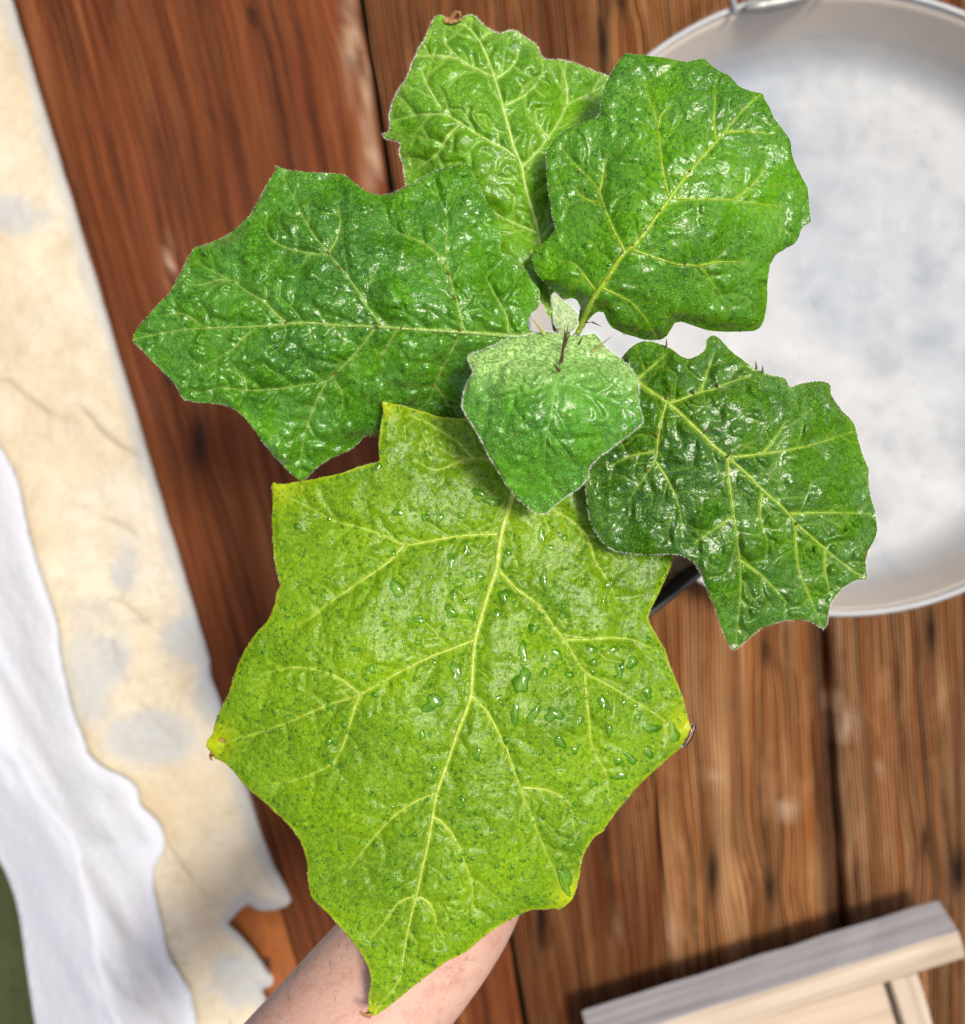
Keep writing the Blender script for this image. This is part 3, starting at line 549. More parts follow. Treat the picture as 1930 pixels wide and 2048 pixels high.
def minor_veins(d, sdf_poly, rg):
    """short side veins leaving the traced ones"""
    out = []
    for line in [d['mid']] + d['sec']:
        c = crom(line, 10); side = 1
        acc = 0; nxt = rg.uniform(12, 24)
        for i in range(1, len(c)-1):
            acc += np.linalg.norm(c[i]-c[i-1])
            if acc > nxt:
                acc = 0; nxt = rg.uniform(16, 34); side = -side
                t = (c[i+1]-c[i-1]); t /= np.linalg.norm(t)+1e-9
                a = side*rg.uniform(.75, 1.25); L = rg.uniform(28, 85)
                p = c[i].copy(); ln = [p.copy()]
                dr = np.array([t[0]*math.cos(a)-t[1]*math.sin(a), t[0]*math.sin(a)+t[1]*math.cos(a)])
                k = int(L/8)
                for j in range(k):
                    b = rg.normal(0, .16) - side*.05
                    dr = np.array([dr[0]*math.cos(b)-dr[1]*math.sin(b), dr[0]*math.sin(b)+dr[1]*math.cos(b)]); p = p+dr*8; ln.append(p.copy())
                    if j > 1 and rg.random() < .18:
                        bb = rg.choice([-1, 1])*rg.uniform(.7, 1.2); q = p.copy(); l2 = [q.copy()]
                        e2 = np.array([dr[0]*math.cos(bb)-dr[1]*math.sin(bb), dr[0]*math.sin(bb)+dr[1]*math.cos(bb)])
                        for m in range(rg.integers(2, 5)): q = q+e2*8+rg.normal(0, 1, 2); l2.append(q.copy())
                        out.append(np.array(l2))
                out.append(np.array(ln))
    return out

fz = (.80, .88, .62)
lm = {
 'lower': leaf_mat('yellow_green_wet_leaf', (.098, .225, .0006), (.215, .385, .001), (.36, .50, .04), (.52, .80, .04), .15, .41, .62, .34, .12, yellow=(.55, .60, .005), lump=.22),
 'left': leaf_mat('deep_green_wet_leaf', (.034, .155, .003), (.092, .31, .006), (.20, .36, .04), (.42, .80, .07), .30, .28, .78, 1.25, .12, lump=.32),
 'top': leaf_mat('mid_green_leaf', (.075, .24, .001), (.165, .42, .004), (.38, .60, .10), (.60, .90, .16), .5, .36, .65, .8, .2, lump=.2),
 'upper': leaf_mat('green_beaded_leaf', (.036, .160, .0008), (.105, .33, .0015), (.28, .46, .015), (.45, .80, .04), .3, .29, .75, 1.0, .15, lump=.24),
 'right': leaf_mat('dark_green_blistered_leaf', (.026, .110, .001), (.080, .24, .003), (.30, .46, .035), (.45, .76, .06), .35, .28, .66, 1.2, .12, lump=.32),
 'young': leaf_mat('downy_young_leaf', (.050, .23, .004), (.125, .40, .010), (.12, .42, .03), (.66, .92, .34), .95, .34, .88, 1.2, .15, lump=.2),
 'bud': leaf_mat('pale_silvery_leaf', (.30, .46, .14), (.40, .56, .22), (.50, .62, .24), (.72, .84, .52), .8, .5, .7, .2, .2)}
veinm = {}
for k_, c_ in (('lower', (.40, .53, .05)), ('left', (.24, .40, .06)), ('top', (.44, .64, .13)), ('upper', (.30, .46, .02)), ('right', (.32, .47, .045)), ('young', (.16, .44, .05)), ('bud', (.6, .70, .36))):
    s = N('leaf_vein_'+k_); co = s.co()
    c = s.mix(s.ramp(s.noise(co, 140, 3), [(.4, 0), (.7, .6)]), c_, tuple(x*.75 for x in c_))
    c = s.mix(s.ramp(s.voro(co, 700).outputs['Distance'], [(.15, .6), (.3, 0)]), c, (.75, .85, .5))
    s.set(Base_Color=c, Roughness=.35, Normal=s.bump(s.noise(co, 800, 2), .0005, .8)); veinm[k_] = s.m
spine_d = simple('brown_spine', (.10, .045, .03), .4); spine_m = simple('olive_brown_spine', (.17, .12, .03), .4); spine_l = simple('pale_spine', (.45, .42, .12), .4)
hairm = simple('leaf_hair', (.78, .84, .66), .5)

desc = {'lower': 'largest lowest leaf, yellow-green and covered in water drops', 'left': 'wide lobed dark green leaf pointing left over the deck',
        'top': 'pale veined leaf with curled brown tip at the top', 'upper': 'rounded glossy leaf over the basin at upper right', 'right': 'blistered dark leaf at the right, in front of the basin',
        'young': 'small downy young leaf at the centre', 'bud': 'tiny silvery bud leaf beside the central stalks'}
SURF = {}; GRID = {}
def build_leaf(key):
    d = LV[key]; rg = np.random.default_rng(d['seed']); zf = tps(d['z'])
    step = 1.6 if key == 'bud' else 2.7
    poly = crom(d['out'], 6, True)
    poly = poly + np.stack([noise2(poly, 14, d['seed'], 2), noise2(poly, 14, d['seed']+1, 2)], 1)*(.5 if key == 'bud' else 1.3)
    V, F, sdf = polygrid(poly, step)
    mid = crom(d['mid'], 8); secs = [crom(s_, 8) for s_ in d['sec']]
    A_, B_, Wd = [], [], []
    def addl(c, w0, w1):
        n = len(c)-1
        for i in range(n): A_.append(c[i]); B_.append(c[i+1]); Wd.append(w0+(w1-w0)*(i/max(1, n)))
    addl(mid, *d['mw'])
    for s_ in secs: addl(s_, *d['sw'])
    A_, B_, Wd = map(np.array, (A_, B_, Wd))
    D, I, T = segdist(V, A_, B_, Wd); W_ = Wd[I]; dm = np.maximum(D-W_, 0)
    mv = minor_veins(d, poly, rg) if key != 'bud' else []
    if mv:
        a2 = np.concatenate([m[:-1] for m in mv]); b2 = np.concatenate([m[1:] for m in mv])
        D2, _, _ = segdist(V, a2, b2)
    else: D2 = np.full(len(V), 50.)
    dall = np.minimum(dm, D2+2)
    soft = np.clip(sdf/14, 0, 1)
    h = d['puck']*((1-np.exp(-(dm/16)**1.3))*1.0 + (1-np.exp(-(D2/7.5)**1.5))*.75 - 1.0)
    b = noise2(V, 26, d['seed']+5, 2); b2_ = noise2(V, 60, d['seed']+6, 2)
    h += d['blist']*(np.maximum(b, -.1)*1.2 + .8*b2_)*np.clip(dall/10, .15, 1)*soft
    h += .0010*noise2(V, 120, d['seed']+9, 2)
    h -= .0008*np.exp(-(sdf/9)**2)*(1+noise2(V, 50, d['seed']+4))     # the margin rolls under
    if key == 'upper': h -= .004*np.exp(-(sdf/16)**2)*(V[:, 1] > 560)
    h += .0010*np.exp(-(sdf/14)**2)*noise2(V, 34, d['seed']+3)*1.6
    Z = zf(V)+h
    SURF[key] = (poly, zf, V, Z)
    o = mesh('leaf', Pn(V[:, 0], V[:, 1], Z), F, lm[key], plant); tag(o, desc[key])
    fattr(o, 'vein', np.exp(-(dm/1.6)**2)*.75*np.clip(W_/3, .3, 1)); fattr(o, 'minor', np.exp(-(D2/1.6)**2)*.6); fattr(o, 'edge', np.clip(sdf/12, 0, 1))
    fu = np.zeros(len(V))
    if key == 'young': fu = np.exp(-((V[:, 1]-(700+14*np.sin(V[:, 0]/50)+.0006*(V[:, 0]-1090)**2))/52)**2) + .6*np.exp(-((V[:, 1]-672)/16)**2)
    elif key == 'top': fu = .8*np.exp(-(sdf/14)**2)+.5*np.exp(-(D2/3)**2)
    elif key == 'bud': fu = np.ones(len(V))*.7
    elif key == 'right': fu = .5*np.exp(-(sdf/10)**2)*(V[:, 1] < 1000)
    elif key == 'left': fu = .3*np.exp(-(sdf/8)**2)
    fattr(o, 'fuzz', np.clip(fu, 0, 1))
    if key == 'lower':
        tp = np.zeros(len(V))
        for tx, ty, tr in ((1378, 1450, 38), (420, 1485, 40), (757, 805, 35), (545, 965, 40), (1145, 1795, 35), (735, 2030, 30), (2, 2, 1)): tp = np.maximum(tp, np.exp(-(((V[:, 0]-tx)**2+(V[:, 1]-ty)**2)/tr**2)))
        tp = np.maximum(tp, .6*np.exp(-(sdf/5)**2)); fattr(o, 'tip', tp)
    md = o.modifiers.new('thick', 'SOLIDIFY'); md.thickness = .0004; md.offset = -1
    # veins standing a little proud of the blade
    def vein(name, c, w0, w1, mat):
        zc = zf(c) - d['puck']*.75; n = len(c)
        ins = inside(c, poly)
        pts, rad = [], []
        for i in range(n):
            if not ins[i] and i > 3: continue
            wv = (w0+(w1-w0)*(i/max(1, n-1)))*(1+.12*math.sin(i*1.7+d['seed']))
            r_ = wv*SS*(H-zc[i]); pts.append(P(c[i][0], c[i][1], zc[i]+r_*.10)); rad.append(r_)
        if len(pts) < 3: return
        # ride on the real surface
        pq = np.array([[q_[0]/(SS*(H-q_[2]))+965, 1024-q_[1]/(SS*(H-q_[2]))] for q_ in pts])
        pz = surf_z(key, pq, 5)
        pts = [P(a[0], a[1], z_+rad[i]*.12) for i, (a, z_) in enumerate(zip(pq, pz))]
        vv, ff = tube_vf(pts, rad, 8, .75); mesh(name, vv, ff, mat, o)
    vein('midrib', mid, d['mw'][0], d['mw'][1]*.7, veinm[key])
    for s_ in secs: vein('side_vein', s_, d['sw'][0]*(.75 if key == 'lower' else .7), d['sw'][1]*.3, veinm[key])
    # hairs along the margin
    nh = {'lower': 700, 'left': 1300, 'top': 3000, 'upper': 900, 'right': 1500, 'young': 1900, 'bud': 700}[key]
    vv = []; ff = []
    npol = len(poly)
    ctr = poly.mean(0)
    pz = surf_z(key, poly, 8); sgn = orient_sign(poly)
    for k in range(nh):
        i = rg.integers(npol); j = (i+1) % npol; t = rg.random(); p_ = poly[i]*(1-t)+poly[j]*t
        tn = poly[j]-poly[i]; nrm = np.array([tn[1], -tn[0]])/(np.linalg.norm(tn)+1e-9)
        nrm = nrm*sgn; a = rg.normal(0, .6); nrm = np.array([nrm[0]*math.cos(a)-nrm[1]*math.sin(a), nrm[0]*math.sin(a)+nrm[1]*math.cos(a)])
        L = rg.uniform(2, 5.5) if key in ('top', 'young', 'bud', 'right') else rg.uniform(1.2, 3.2)
        q_ = p_+nrm*L; wd_ = np.array([-nrm[1], nrm[0]])*.17
        z0 = pz[i]; b0 = len(vv)
        vv += [P(*(p_-nrm*1.2+wd_), z0), P(*(p_-nrm*1.2-wd_), z0), P(*q_, z0+rg.uniform(-.0002, .0006))]
        ff.append((b0, b0+1, b0+2))
    hb = mesh('margin_hair', vv, ff, hairm, o); hb['kind'] = 'stuff'
    return o
def orient_sign(poly):
    x, y = poly[:, 0], poly[:, 1]
    return 1 if (x*np.roll(y, -1)-np.roll(x, -1)*y).sum() > 0 else -1
def surf_z(key, q, win=6):
    poly, zf, V, Z = SURF[key]
    if key not in GRID:
        c = 3.0; o_ = V.min(0)-6; n_ = ((V.max(0)-o_)/c).astype(int)+4
        S_ = np.zeros(n_); C_ = np.zeros(n_); ij = ((V-o_)/c).astype(int)
        np.add.at(S_, (ij[:, 0], ij[:, 1]), Z); np.add.at(C_, (ij[:, 0], ij[:, 1]), 1)
        for _ in range(3):                      # fill outwards past the rim
            S2, C2 = np.zeros_like(S_), np.zeros_like(C_)
            for a in (-1, 0, 1):
                for b in (-1, 0, 1): S2 += np.roll(S_, (a, b), (0, 1)); C2 += np.roll(C_, (a, b), (0, 1))
            e_ = (C_ == 0) & (C2 > 0); S_[e_] = S2[e_]/C2[e_]; C_[e_] = 1
        GRID[key] = (o_, c, n_, S_/np.maximum(C_, 1), C_ > 0)
    o_, c, n_, G_, ok = GRID[key]; q = np.atleast_2d(q)
    f_ = (q-o_)/c-.5; i_ = np.clip(np.floor(f_).astype(int), 0, n_-2); t_ = np.clip(f_-i_, 0, 1)
    num = 0; den = 0
    for a in (0, 1):
        for b in (0, 1):
            w_ = (t_[:, 0] if a else 1-t_[:, 0])*(t_[:, 1] if b else 1-t_[:, 1])*ok[i_[:, 0]+a, i_[:, 1]+b]
            num = num+w_*G_[i_[:, 0]+a, i_[:, 1]+b]; den = den+w_
    return np.where(den > 1e-6, num/np.maximum(den, 1e-6), zf(q))
leaves = {k_: build_leaf(k_) for k_ in ('lower', 'left', 'top', 'upper', 'right', 'young', 'bud')}

# curled dry tips
dry = simple('dry_brown_tip', (.34, .17, .05), .6, .4, 300)
def curl(key, pts, r0):
    vv, ff = tube_vf([P(*p_) for p_ in pts], [r0*(1-.75*i/len(pts)) for i in range(len(pts))], 7, .5); mesh('dry_tip', vv, ff, dry, leaves[key])
curl('top', [(900, 44, .400), (905, 33, .402), (912, 24, .404), (920, 25, .405), (921, 32, .403)], .0013)
curl('top', [(890, 40, .3995), (900, 41, .400), (912, 41, .400), (922, 38, .399)], .0016)
curl('lower', [(742, 2030, .399), (735, 2031, .400), (727, 2029, .400), (719, 2023, .3995)], .0013)
curl('lower', [(424, 1508, .394), (421, 1514, .393), (422, 1520, .391)], .0011)
curl('lower', [(440, 1478, .3975), (446, 1482, .3978), (452, 1484, .398)], .0008)

# prickles
def prickle(key, a, b, z0, z1, r_, mat):
    a, b = np.array(a), np.array(b); pts = []
    for i in range(6):
        t = i/5; p_ = a+(b-a)*t; pts.append(P(p_[0], p_[1], z0+(z1-z0)*t))
    vv, ff = tube_vf(pts, [r_*(1-t*.93) for t in (0, .2, .4, .6, .8, 1)], 6); mesh('prickle', vv, ff, mat, leaves[key])
def pk6(key, a, b, *r_): a, b = cr(r6, [a, b]); prickle(key, a, b, *r_)
pk6('young', (450, 1010), (205, 690), .441, .452, .00075, spine_l)
pk6('young', (1370, 1335), (1710, 1060), .447, .455, .0006, spine_l)
pk6('young', (1100, 1210), (1190, 1030), .447, .453, .0005, spine_d)
pk6('young', (830, 1250), (905, 810), .449, .462, .0007, spine_d)
pk6('young', (800, 1340), (850, 830), .450, .460, .0006, spine_d)
pk6('young', (850, 1180), (940, 1000), .447, .456, .0006, spine_d)
pk6('young', (765, 1540), (830, 1240), .455, .462, .0009, spine_d)
pk6('young', (735, 1700), (610, 1540), .460, .466, .0008, spine_d)
pk6('upper', (1230, 800), (1345, 785), .425, .428, .0004, spine_d); pk6('upper', (1345, 785), (1550, 880), .428, .430, .0004, spine_d)
for a, b in (((895, 418), (918, 372)), ((1052, 557), (1090, 528)), ((1015, 392), (1012, 362)), ((1112, 365), (1118, 335)), ((862, 570), (850, 545)), ((820, 715), (812, 690)), ((900, 200), (902, 158)), ((1275, 285), (1272, 250)), ((1150, 655), (1168, 640)), ((1438, 935), (1452, 920)), ((1300, 300), (1302, 270))):
    a, b = cr(r3, [a, b]); z0 = surf_z('right', [a], 8)[0]; prickle('right', a, b, z0, z0+.004, .0006, spine_m)
for a, b in (((1160, 738), (1135, 725)), ((1250, 745), (1262, 728)), ((1500, 757), (1488, 735)), ((1480, 620), (1466, 608)), ((1000, 492), (985, 478)), ((955, 435), (942, 418)), ((975, 935), (990, 920)), ((1420, 930), (1432, 915)), ((1390, 985), (1378, 970)), ((770, 722), (778, 708)), ((1455, 520), (1440, 500))):
    a, b = cr(r1, [a, b]); z0 = surf_z('left', [a], 8)[0]; prickle('left', a, b, z0, z0+.003, .0006, spine_m)
for a, b in (((1100, 1022), (1085, 1010)), ((1150, 962), (1143, 945)), ((980, 1175), (990, 1160)), ((1055, 1048), (1045, 1062)), ((1330, 715), (1335, 700)), ((930, 1240), (915, 1225)), ((1210, 880), (1200, 868)), ((870, 715), (862, 700)), ((1310, 1100), (1318, 1088))):
    a, b = cr(r2, [a, b]); z0 = surf_z('upper', [a], 8)[0]; prickle('upper', a, b, z0, z0+.003, .0005, spine_m)

# stem and stalks
stemm = simple('green_stem', (.16, .26, .04), .45, .3, 90, bump=.0006, bscale=400)
top = Vector(P(1125, 700, .385)); soilp = Vector((CX-.004, CY+.006, .265))
vv, ff = tube_vf([soilp, soilp.lerp(top, .3)+Vector((.002, 0, 0)), soilp.lerp(top, .65), top, Vector(P(1125, 672, .418)), Vector(P(1132, 668, .430))], [.0048, .0044, .004, .0036, .0028, .0018], 10); stem = mesh('stem', vv, ff, stemm, plant)
def petiole(key, a, zs, mid=None, r_=.0020):
    e0 = Vector(P(a[0], a[1], zs)); s0 = soilp.lerp(top, {'lower': .45, 'left': .7, 'top': .6, 'upper': .85, 'right': .75, 'young': .97}[key])
    m_ = s0.lerp(e0, .5)+Vector((0, 0, -.004)) if mid is None else Vector(P(*mid))
    pts = [s0*(1-t)**2+m_*2*t*(1-t)+e0*t*t for t in np.linspace(0, 1, 9)]
    vv, ff = tube_vf(pts, [r_*(1.15-.25*t) for t in np.linspace(0, 1, 9)], 8); mesh('petiole', vv, ff, stemm, leaves[key])
petiole('lower', (1041, 945), .403); petiole('left', (1095, 672), .421); petiole('top', (1110, 640), .401); petiole('upper', (1153, 673), .416, (1140, 700, .40)); petiole('right', (1169, 686), .420); petiole('young', (1133, 667), .435, (1133, 690, .425), .0016)

# pot and soil
blk = simple('black_plastic', (.012, .012, .013), .38, .2, 60); 
u_ = Vector((.78, .62, 0)).normalized(); v_ = Vector((.62, -.78, 0)).normalized(); hw = 208*SS*.57
prof = [(hw*.80, .187), (hw*.80, .185), (hw*.985, .281), (hw*1.03, .281), (hw*1.03, .291), (hw*.97, .291), (hw*.955, .283), (hw*.79, .190)]
v = []; f = []; kk = 32
for r_, z_ in prof:
    for k in range(kk):
        a = 2*math.pi*k/kk; ca, sa_ = math.cos(a), math.sin(a); m_ = (abs(ca)**7+abs(sa_)**7)**(-1/7)
        p_ = Vector((CX, CY, z_))+u_*ca*m_*r_+v_*sa_*m_*r_; v.append(p_)
for i in range(len(prof)-1):
    for k in range(kk): f.append((i*kk+k, i*kk+(k+1) % kk, (i+1)*kk+(k+1) % kk, (i+1)*kk+k))
f.append(tuple(range(kk)))
pot = mesh('pot', v, f, blk, plant); bevel(pot, .0008)
so = N('brown_soil'); s1 = so.co()
so.set(Base_Color=so.mix(so.noise(s1, 130, 5, .7), (.03, .018, .01), (.34, .24, .15)), Roughness=.95, Normal=so.bump(so.noise(s1, 300, 4), .003, 1))
n = 60; v = []; f = []
for i in range(n+1):
    for j in range(n+1):
        a, b = (i/n*2-1), (j/n*2-1); q_ = np.array([[a*60, b*60]])
        rr = hw*.93; z_ = .2755+.0035*noise2(q_, 9, 2)[0]+.0020*noise2(q_, 3, 4)[0]-.003*max(abs(a), abs(b))**6
        v.append(Vector((CX, CY, z_))+u_*a*rr+v_*b*rr)
for i in range(n):
    for j in range(n): f.append((i*(n+1)+j, i*(n+1)+j+1, (i+1)*(n+1)+j+1, (i+1)*(n+1)+j))
soil = mesh('soil', v, f, so.m, plant)

# ------------------------------------------------------------ the person's forearm and hand under the pot
sk = N('skin'); kc = sk.co()
c = sk.mix(sk.ramp(sk.noise(kc, 18, 4), [(.35, 0), (.65, 1)]), (.56, .31, .24), (.66, .43, .33))
c = sk.mix(sk.ramp(sk.noise(kc, 160, 4, .7), [(.50, 0), (.70, .55)]), c, (.46, .20, .16))
c = sk.mix(sk.ramp(sk.noise(kc, 55, 4, .6), [(.52, 0), (.72, .5)]), c, (.55, .25, .20))
c = sk.mix(sk.ramp(sk.noise(kc, 520, 3, .7), [(.60, 0), (.75, .35)]), c, (.35, .15, .11))
c = sk.mix(sk.ramp(sk.noise(kc, 7, 2), [(.5, 0), (.65, .35)]), c, (.72, .50, .36))
sk.set(Base_Color=c, Roughness=.5, Subsurface_Weight=.25, Subsurface_Scale=.004, Normal=sk.bump(sk.noise(sk.mapping(kc, (1, 1.6, 1), rot=(0, 0, .8)), 420, 4, .6), .0006, .8))
sk.b.inputs['Subsurface Radius'].default_value = (1, .35, .2)
jt = []; ed = []; rd = []
def J_(p_, r_, par=None):
    jt.append(Vector(p_)); rd.append(r_)
    if par is not None: ed.append((par, len(jt)-1))
    return len(jt)-1
palm = Vector((CX-.012, CY-.035, .165))
root = J_(palm, (.040, .017))
w1 = J_(P(1015, 1590, .225), (.031, .026), root)
w2 = J_(P(962, 1710, .285), (.0335, .030), w1)
w3 = J_(P(903, 1812, .335), (.0385, .034), w2)
w4 = J_(P(785, 1950, .352), (.0405, .037), w3)
w5 = J_(P(600, 2165, .365), (.0415, .040), w4)
w6 = J_(P(380, 2420, .38), (.044, .043), w5)
w7 = J_(P(200, 2640, .40), (.045, .044), w6)
fw = Vector((.25, .95, 0)).normalized(); sdv = Vector((.95, -.25, 0)).normalized()
kn_ = J_(palm+fw*.040, (.040, .014), root)
for q_, L_ in ((-.030, .070), (-.010, .078), (.010, .074), (.029, .058)):
    a = J_(palm+fw*.058+sdv*q_*1.12+Vector((0, 0, .001)), (.0092, .0092), kn_)
    b = J_(palm+fw*(.058+L_*.45)+sdv*q_*1.3+Vector((0, 0, -.001)), (.0088, .0086), a)
    c_ = J_(palm+fw*(.058+L_*.72)+sdv*q_*1.3+Vector((0, 0, .008)), (.0082, .008), b)
    J_(palm+fw*(.058+L_*.88)+sdv*q_*1.3+Vector((0, 0, .022)), (.0068, .0066), c_)
t1 = J_(palm-sdv*.046+fw*.004+Vector((0, 0, .012)), (.014, .014), root)
t2 = J_(palm-sdv*.064+fw*.028+Vector((0, 0, .034)), (.0105, .0105), t1)
J_(palm-sdv*.062+fw*.044+Vector((0, 0, .060)), (.0085, .008), t2)
me = bpy.data.meshes.new('person'); me.from_pydata([p_[:] for p_ in jt], ed, []); me.materials.append(sk.m)
person = bpy.data.objects.new('person', me); COL.objects.link(person)
m1 = person.modifiers.new('skin', 'SKIN'); me.skin_vertices.new() if not me.skin_vertices else None
for i, r_ in enumerate(rd): me.skin_vertices[0].data[i].radius = r_
me.skin_vertices[0].data[0].use_root = True
m1.use_smooth_shade = True
m2 = person.modifiers.new('sub', 'SUBSURF'); m2.levels = 3; m2.render_levels = 3
tag(person, "bare pale forearm and hand reaching up from the bottom to hold the pot", 'person')
ahm = simple('arm_hair', (.05, .03, .02), .5)
vv = []; ff = []
ax_a, ax_b = Vector(P(903, 1812, .335)), Vector(P(480, 2305, .372)); axd = (ax_b-ax_a).normalized(); axs = axd.cross(Vector((0, 0, 1))).normalized()
for k in range(520):
    t = random.random(); th = random.gauss(-.55, .55) ; c0 = ax_a.lerp(ax_b, t); rr = .0345+.004*t
    nr = axs*math.sin(th)*-1+Vector((0, 0, 1))*math.cos(th)
    p_ = c0+nr*rr; L_ = random.uniform(.004, .010); dr = (axd*random.uniform(-.8, -.1)+axs*random.uniform(-.6, .6)).normalized()
    pts = [p_, p_+nr*.0012+dr*L_*.4, p_+nr*.0018+dr*L_*.75+axs*random.uniform(-.001, .001), p_+nr*.0008+dr*L_]
    a, b = tube_vf(pts, [.00006]*4, 3); b0 = len(vv); vv += a; ff += [tuple(x+b0 for x in y) for y in b]
ah = mesh('arm_hair', vv, ff, ahm, person); ah['kind'] = 'stuff'

# ------------------------------------------------------------ water
wm = N('water_on_leaf')
gl = wm.n('BsdfGlossy'); gl.inputs['Roughness'].default_value = .09; gl.inputs['Color'].default_value = (1, 1, 1, 1)
tp_ = wm.n('BsdfTransparent'); lw = wm.n('LayerWeight'); lw.inputs[0].default_value = .45; wm.l(wm.mix(wm.ramp(lw.outputs['Facing'], [(.05, 0), (.55, 1)]), (.78, .92, .50), (.32, .58, .12)), tp_.inputs[0])  # darker tint towards the rims, painted in place of refraction
fr = wm.n('Fresnel'); fr.inputs['IOR'].default_value = 1.36
mx = wm.n('MixShader'); geo = wm.n('NewGeometry'); wm.l(wm.math('MULTIPLY', wm.math('MULTIPLY', fr.outputs[0], 2.2, clamp=True), wm.math('SUBTRACT', 1, geo.outputs['Backfacing'])), mx.inputs[0]); wm.l(tp_.outputs[0], mx.inputs[1]); wm.l(gl.outputs[0], mx.inputs[2]); wm.l(mx.outputs[0], wm.out.inputs[0])
glass = N('clear_water'); glass.set(Base_Color=(1, 1, 1), Roughness=.0, Transmission_Weight=1.0, IOR=1.33)
def drop_vf(key, cx, cy, a, b, ang, hgt=.34, irr=.12, nr=6, na=18, rg=rng):
    ph = rg.uniform(0, 6.28, 3); am_ = rg.uniform(.3, 1, 3)*irr; zf = SURF[key][1]
    V = [(cx, cy, 1.0)]
    prof_ = [math.sin(math.pi/2*(i+1)/nr) for i in range(nr)]
    for r_ in prof_:
        hh = math.sqrt(max(0, 1-r_*r_))
        for k in range(na):
            t = 2*math.pi*k/na; m_ = 1+am_[0]*math.sin(2*t+ph[0])+am_[1]*math.sin(3*t+ph[1])+.5*am_[2]*math.sin(5*t+ph[2])
            x, y = a*r_*m_*math.cos(t), b*r_*m_*math.sin(t)
            V.append((cx+x*math.cos(ang)-y*math.sin(ang), cy+x*math.sin(ang)+y*math.cos(ang), hh))
    base = surf_z(key, [(cx, cy)], max(4, max(a, b)))[0]
    rim = surf_z(key, np.array([(p_[0], p_[1]) for p_ in V[-na:]]), 4); rim = np.array(rim)
    out = [P(cx, cy, base+min(a, b)*hgt*SS*.62)]
    for i in range(nr):
        for k in range(na):
            x, y, hh = V[1+i*na+k]; zz_ = base*(1-prof_[i]**2)+rim[k]*prof_[i]**2
            out.append(P(x, y, zz_+hh*min(a, b)*hgt*SS*.62+(.00002 if i < nr-1 else -.0002)))
    f = [(1+(k+1) % na, 1+k, 0) for k in range(na)]
    for i in range(nr-1):
        for k in range(na): f.append((1+i*na+(k+1) % na, 1+(i+1)*na+(k+1) % na, 1+(i+1)*na+k, 1+i*na+k))
    return out, f
big = [(1044, 1362, 19, 27, .3), (1046, 1303, 10, 24, .1), (1068, 1258, 10, 14, 0), (1089, 1316, 8, 9, 0), (1115, 1308, 8, 15, -.4), (1128, 1230, 13, 9, .3), (1089, 1347, 8, 14, .1), (1030, 1428, 9, 27, -.1), (1068, 1428, 10, 24, .4), (1108, 1430, 19, 16, 0), (1183, 1298, 14, 9, .6), (1228, 1298, 9, 8, 0), (1240, 1338, 11, 14, .2), (1265, 1325, 13, 13, 0), (1295, 1385, 12, 13, 0), (1208, 1406, 11, 17, -.3), (1218, 1460, 8, 16, -.1), (1275, 1436, 7, 10, 0), (1305, 1457, 17, 12, .2), (1298, 1505, 9, 15, -.2), (1262, 1517, 17, 9, .6), (1236, 1523, 9, 11, 0), (1186, 1568, 9, 10, 0), (1240, 1553, 19, 8, 0), (1348, 1466, 11, 24, -.4), (1187, 1325, 8, 10, 0),
       (902, 1122, 8, 21, 0), (934, 1100, 9, 13, 0), (960, 1154, 10, 12, -.6), (902, 1224, 15, 14, .4), (944, 1228, 9, 13, 0), (838, 1239, 15, 9, .1), (795, 1178, 19, 16, .5), (912, 1342, 13, 21, 0), (866, 1406, 25, 16, -.2), (710, 1298, 13, 7, .2), (742, 1338, 12, 9, 0), (1008, 1192, 13, 16, .2), (1088, 1160, 9, 20, 0), (1083, 1070, 8, 19, 0), (958, 985, 16, 9, .5), (984, 1004, 20, 9, .2), (923, 1031, 9, 9, 0), (880, 1036, 10, 9, 0), (795, 1025, 13, 8, 0), (853, 908, 12, 6, .2), (1100, 1095, 10, 7, 0), (1016, 1105, 8, 9, 0), (910, 1185, 9, 12, .2), (936, 1148, 12, 8, .5), (996, 1226, 11, 8, 0), (1130, 1760, 13, 36, -.35), (955, 1510, 8, 14, 0), (1000, 1395, 8, 7, 0), (925, 1600, 8, 8, 0), (1012, 1480, 9, 9, 0), (845, 1470, 9, 10, 0), (1150, 1500, 9, 7, 0), (1160, 1440, 7, 12, 0), (1120, 1485, 14, 12, .5), (835, 1285, 8, 7, 0), (770, 1248, 10, 7, 0), (750, 1390, 9, 6, 0)]
special = {(866, 1406): 'large flat oval water drop left of the midrib halfway down the largest leaf', (1044, 1362): 'dark teardrop-shaped water drop just right of the midrib on the largest leaf', (1130, 1760): 'long bright water drop at the lower right lobe of the largest leaf',
           (1348, 1466): 'water drop running to the yellow tip at the right of the largest leaf', (1046, 1303): 'tall narrow water drop just above the dark teardrop-shaped one', (795, 1178): 'round flattened water drop between side veins on the left of the largest leaf',
           (1030, 1428): 'long thin upright water drop below the teardrop-shaped one on the largest leaf'}
GR = 'water drops on the largest leaf'; LB = 'small clear water drop on the surface of the largest yellow-green leaf'
placed = []
midl = crom(LV['lower']['mid'], 20)
